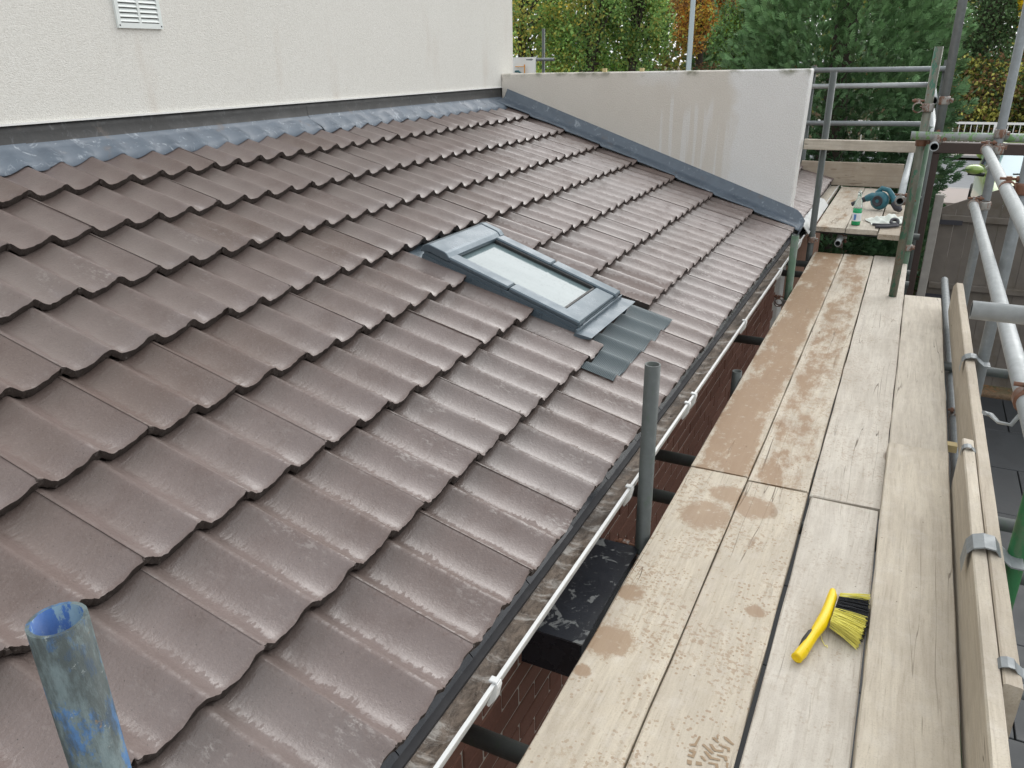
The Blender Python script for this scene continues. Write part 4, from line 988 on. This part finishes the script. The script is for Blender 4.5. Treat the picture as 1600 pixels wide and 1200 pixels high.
B().path([(lx, ly, 7.0), (lx+.1, ly-.3, 7.25), (lx+.2, ly-1.2, 7.35)], [.05, .045, .04], 10).build('arm', 'lamp_grey', lp)
B().box((lx+.1, ly-1.8, 7.28), (lx+.32, ly-1.2, 7.42)).build('lantern', 'lamp_grey', lp, bevel=.03)

ns = empty('neighbour_scaffold', (-5.4, 11.8, -1.2), 'end of another scaffold with upright and short cross tube above the parapet', 'scaffold')
tube('standard', (-5.37, 11.93, -1.2), (-5.37, 11.93, 1.905), 'galv_dark', parent=ns); tube('transom', (-6.6, 11.87, 1.48), (-5.16, 11.87, 1.465), 'galv', parent=ns)
tube('standard', (-6.5, 11.93, -1.2), (-6.5, 11.93, 1.905), 'galv_dark', parent=ns)
ws = obj('white_sheet', None); bpy.data.objects.remove(ws)
V = []; F = []
for i in range(13):
    for j in range(9):
        V.append((-6.45 + i*.0825, 11.84 + .012*math.sin(i*1.3+j*.4), 1.505 - j*.06))
for i in range(12):
    for j in range(8): F.append((i*9+j, (i+1)*9+j, (i+1)*9+j+1, i*9+j+1))
k = len(V); V += [(x, y+.02, z) for x, y, z in V]; F += [tuple(q+k for q in reversed(f)) for f in F]
sh = obj('white_banner', mesh('white_banner', V, F, 'white_paint', True), None, label='white sheet with orange outline hanging from the far cross tube', cat='sheet')
for a, b_ in (((-5.80, 11.80, 1.365), (-5.635, 11.815, 1.375)), ((-5.645, 11.80, 1.20), (-5.632, 11.815, 1.40))): B().box(a, b_).build('orange_line', 'orange_paint', sh)
B().path([(-5.80, 11.80, 1.30), (-5.74, 11.795, 1.305), (-5.70, 11.795, 1.27), (-5.69, 11.80, 1.22)], [.016]*4, 8).build('teal_handle', 'teal_dark', sh)

# ================================================================== TREES
def scatter(name, mat, parent, tv, tf, pos, rot, scl, col, kind=None):
    """copies of a small template (leaf or spray) merged into one crown mesh, with a colour per copy"""
    n = len(pos); tv = np.asarray(tv, float); m = len(tv)
    P = np.einsum('nij,mj->nmi', rot, tv)*scl[:, None, None] + pos[:, None, :]
    P = P.reshape(-1, 3); f0 = np.asarray(tf, int); Fa = (f0[None] + (np.arange(n)*m)[:, None, None]).reshape(-1, f0.shape[1])
    me = bpy.data.meshes.new(name); me.vertices.add(len(P)); me.vertices.foreach_set('co', P.astype(np.float32).ravel())
    k = f0.shape[1]; me.loops.add(Fa.size); me.loops.foreach_set('vertex_index', Fa.astype(np.int32).ravel())
    me.polygons.add(len(Fa)); me.polygons.foreach_set('loop_start', np.arange(0, Fa.size, k, dtype=np.int32)); me.polygons.foreach_set('loop_total', np.full(len(Fa), k, dtype=np.int32))
    me.update(); me.validate()
    ca = me.color_attributes.new('Col', 'FLOAT_COLOR', 'POINT'); cc = np.ones((n, m, 4), np.float32); cc[:, :, :3] = col[:, None, :]
    ca.data.foreach_set('color', cc.ravel()); me.materials.append(M[mat])
    return obj(name, me, parent, kind=kind)
def rand_rot(n, updir=None, spread=1.0):
    d = rng.normal(size=(n, 3)); 
    if updir is not None: d = d*spread + updir
    d /= np.linalg.norm(d, axis=1)[:, None]
    a = rng.normal(size=(n, 3)); y = np.cross(d, a); y /= np.linalg.norm(y, axis=1)[:, None]; z = np.cross(d, y)
    return np.stack([d, y, z], axis=2)
LEAF_V = [(0, 0, 0), (.45, .33, .06), (1, 0, -.05), (.45, -.33, .06)]; LEAF_F = [(0, 1, 2, 3)]
def tree(name, label, base, h_trunk, centre, rad, n, size, cols, cl=75, group='autumn trees beyond the parapet', lean=(0, 0), spread=.115):
    root = empty(name, base, label, 'tree', group)
    bx_, by_, bz_ = base; cx, cy, cz = centre
    b = B(); r0 = .16
    b.path([(bx_, by_, bz_-.2), (bx_+.05, by_, bz_+h_trunk*.5), (bx_+lean[0]*.5, by_, bz_+h_trunk), (cx, cy, cz), (cx, cy, cz+rad[2]*.8)], [r0*1.3, r0, r0*.85, r0*.5, .03], 10)
    u = rng.normal(size=(cl, 3)); u /= np.linalg.norm(u, axis=1)[:, None]
    cen = np.array(centre) + u*np.array(rad)*(rng.uniform(.35, .95, cl)**.7)[:, None]
    for i in range(min(cl, 16)):
        t = rng.uniform(.1, .9); s = Vector((bx_+(cx-bx_)*t, by_+(cy-by_)*t, bz_+h_trunk + (cz-bz_-h_trunk)*t)); e = Vector(cen[i])
        mdl = (s+e)/2 + Vector((0, 0, .15)); b.path([s, mdl, e], [.06, .04, .012], 6)
    b.build('trunk', 'bark', root)
    which = rng.integers(0, cl, n)
    pos = cen[which] + rng.normal(size=(n, 3))*np.array(rad)*spread*rng.uniform(.6, 1.25, cl)[which][:, None]
    cw = rng.random((cl, len(cols)))**1.5; cw /= cw.sum(1)[:, None]
    cols = np.array(cols); pick = np.array([rng.choice(len(cols), p=cw[w_]) for w_ in which])
    col = cols[pick]*rng.uniform(.7, 1.3, (n, 1))*rng.uniform(.55, 1.35, cl)[which][:, None]
    scatter('crown', 'leaf', root, LEAF_V, LEAF_F, pos, rand_rot(n), rng.uniform(.7, 1.3, n)*size, np.clip(col, 0, 1))
YG = (.54, .53, .14); YE = (.78, .64, .13); GR = (.30, .50, .15); DG = (.15, .26, .11); LG = (.46, .64, .20); OR = (.80, .42, .11); BR = (.27, .16, .08); GY = (.82, .58, .03)
tree('maple_tree', 'yellow-green autumn tree nearest the rendered house corner', (-12.3, 25.5, -.95), 2.2, (-12.2, 25.6, 3.4), (2.9, 2.6, 3.2), 17000, .105, [YG, YE, LG, GR, GR, YG])
tree('maple_tree', 'fresh green leafy tree with yellowing leaves just right of the yellow one', (-10.0, 26.0, -.95), 1.3, (-10.1, 26.1, 3.0), (2.0, 2.0, 3.2), 17000, .105, [GR, LG, GR, YG, GR, DG])
tree('maple_tree', 'mid green tree left of the slim lamp post', (-8.9, 27.0, -.95), 1.6, (-8.9, 27.2, 3.2), (1.55, 1.6, 2.8), 15000, .105, [GR, GR, LG, DG, YG])
tree('orange_tree', 'orange-leaved tree behind the slim lamp post', (-7.75, 31.5, -.8), 2.4, (-7.85, 31.5, 3.6), (1.35, 1.6, 2.1), 13000, .10, [OR, OR, YE, BR])
tree('dark_tree', 'dark green spreading tree between the orange tree and the conifer', (-5.0, 27.6, -.95), 1.2, (-5.0, 27.7, 1.7), (1.55, 1.5, 1.9), 14000, .10, [GR, DG, DG, (.13, .16, .02)])
tree('dark_tree', 'tall dark tree behind the white street railing', (1.5, 31.0, -.8), 1.5, (1.5, 31.0, 3.4), (1.7, 1.8, 4.2), 18000, .11, [DG, (.07, .09, .045), DG, (.05, .10, .04)], spread=.16)
tree('yellow_tree', 'bright yellow tree at the right edge', (3.0, 29.6, -.8), 2.6, (2.72, 29.3, 2.95), (.62, .7, .95), 9000, .13, [GY, GY, YE])
tree('shrub_bank', 'olive green shrubs behind the white street railing', (2.5, 29.0, -.9), .4, (2.6, 29.0, .3), (3.4, 1.0, 1.3), 12000, .12, [(.10, .11, .02), DG, YG, BR], spread=.16)
tree('low_shrub', 'low bare-topped reddish shrub beyond the lamp post', (-7.3, 29.4, -.85), .5, (-7.3, 29.4, .6), (1.3, .9, .7), 2200, .10, [BR, (.16, .10, .05), DG])
# far wood that reads as one mass
n = 70000
px = rng.uniform(-46, 30, n); cl_ = rng.normal(size=n)
py = 44 + 5*np.sin(px*.35) + rng.normal(size=n)*2.0; pz = -1 + rng.random(n)**.8*(9 + 3*np.sin(px*.8) + 2*np.sin(px*1.9+1))
pick = rng.random(n); base = np.where((np.sin(px*.5+2)+np.sin(px*1.3) > .9)[:, None], np.array(YG)*.7, np.array(DG)); base = np.where((pick < .12)[:, None], np.array(BR), base)
wd = scatter('far_wood', 'leaf', None, LEAF_V, LEAF_F, np.stack([px, py, pz], 1), rand_rot(n), rng.uniform(.3, .55, n), base*rng.uniform(.5, 1.4, (n, 1)), kind='stuff')
wd['label'] = 'far wood of mixed dark green and brown trees closing the view'; wd['category'] = 'wood'

# ---- big conifer
cf = empty('conifer_tree', (-.98, 11.4, -1.6), 'large feathery dark green conifer behind the raised scaffold deck', 'tree')
B().path([(-.98, 11.4, -2.3), (-.98, 11.4, 1.5), (-.98, 11.4, 5.5)], [.22, .15, .03], 10).build('trunk', 'bark', cf)
SV = []; SF = []
for (s0, ang, L, w) in ((0, 0, 1.0, .085), (.15, .62, .55, .07), (.15, -.62, .55, .07), (.38, .55, .46, .06), (.38, -.55, .46, .06), (.60, .5, .34, .055), (.60, -.5, .34, .055)):
    c_, s_ = math.cos(ang), math.sin(ang); k = len(SV)
    for (a, q, zz) in ((0, 0, 0), (.5, w, .03), (1, 0, -.06), (.5, -w, .03)):
        xx, yy = a*L, q; SV.append((s0 + xx*c_ - yy*s_, xx*s_ + yy*c_, zz - .10*(s0+xx)**2)); 
    SF.append((k, k+1, k+2, k+3))
def con_r(z):      # radius with height
    return np.interp(z, [-1.6, -.6, .4, 1.4, 2.6, 4.0, 6.0], [1.22, 1.32, 1.26, 1.20, 1.02, .70, .1])
n = 42000
zz = -1.6 + 7.5*rng.random(n)**1.35; th = rng.uniform(0, 2*math.pi, n)
lump = 1 + .10*np.sin(th*7 + zz*2.1) + .08*np.sin(th*13 - zz*3.7) + .06*np.sin(zz*9+th*4)
rr_ = con_r(zz)*lump*(1 - .38*rng.random(n)**2.2)
pos = np.stack([-.98 + rr_*np.cos(th), 11.4 + rr_*.9*np.sin(th), zz], 1)
outd = np.stack([np.cos(th), np.sin(th), .35 + .55*np.clip((zz-.6)/1.6, 0, 1)], 1)
dep = rr_/(con_r(zz)*lump)
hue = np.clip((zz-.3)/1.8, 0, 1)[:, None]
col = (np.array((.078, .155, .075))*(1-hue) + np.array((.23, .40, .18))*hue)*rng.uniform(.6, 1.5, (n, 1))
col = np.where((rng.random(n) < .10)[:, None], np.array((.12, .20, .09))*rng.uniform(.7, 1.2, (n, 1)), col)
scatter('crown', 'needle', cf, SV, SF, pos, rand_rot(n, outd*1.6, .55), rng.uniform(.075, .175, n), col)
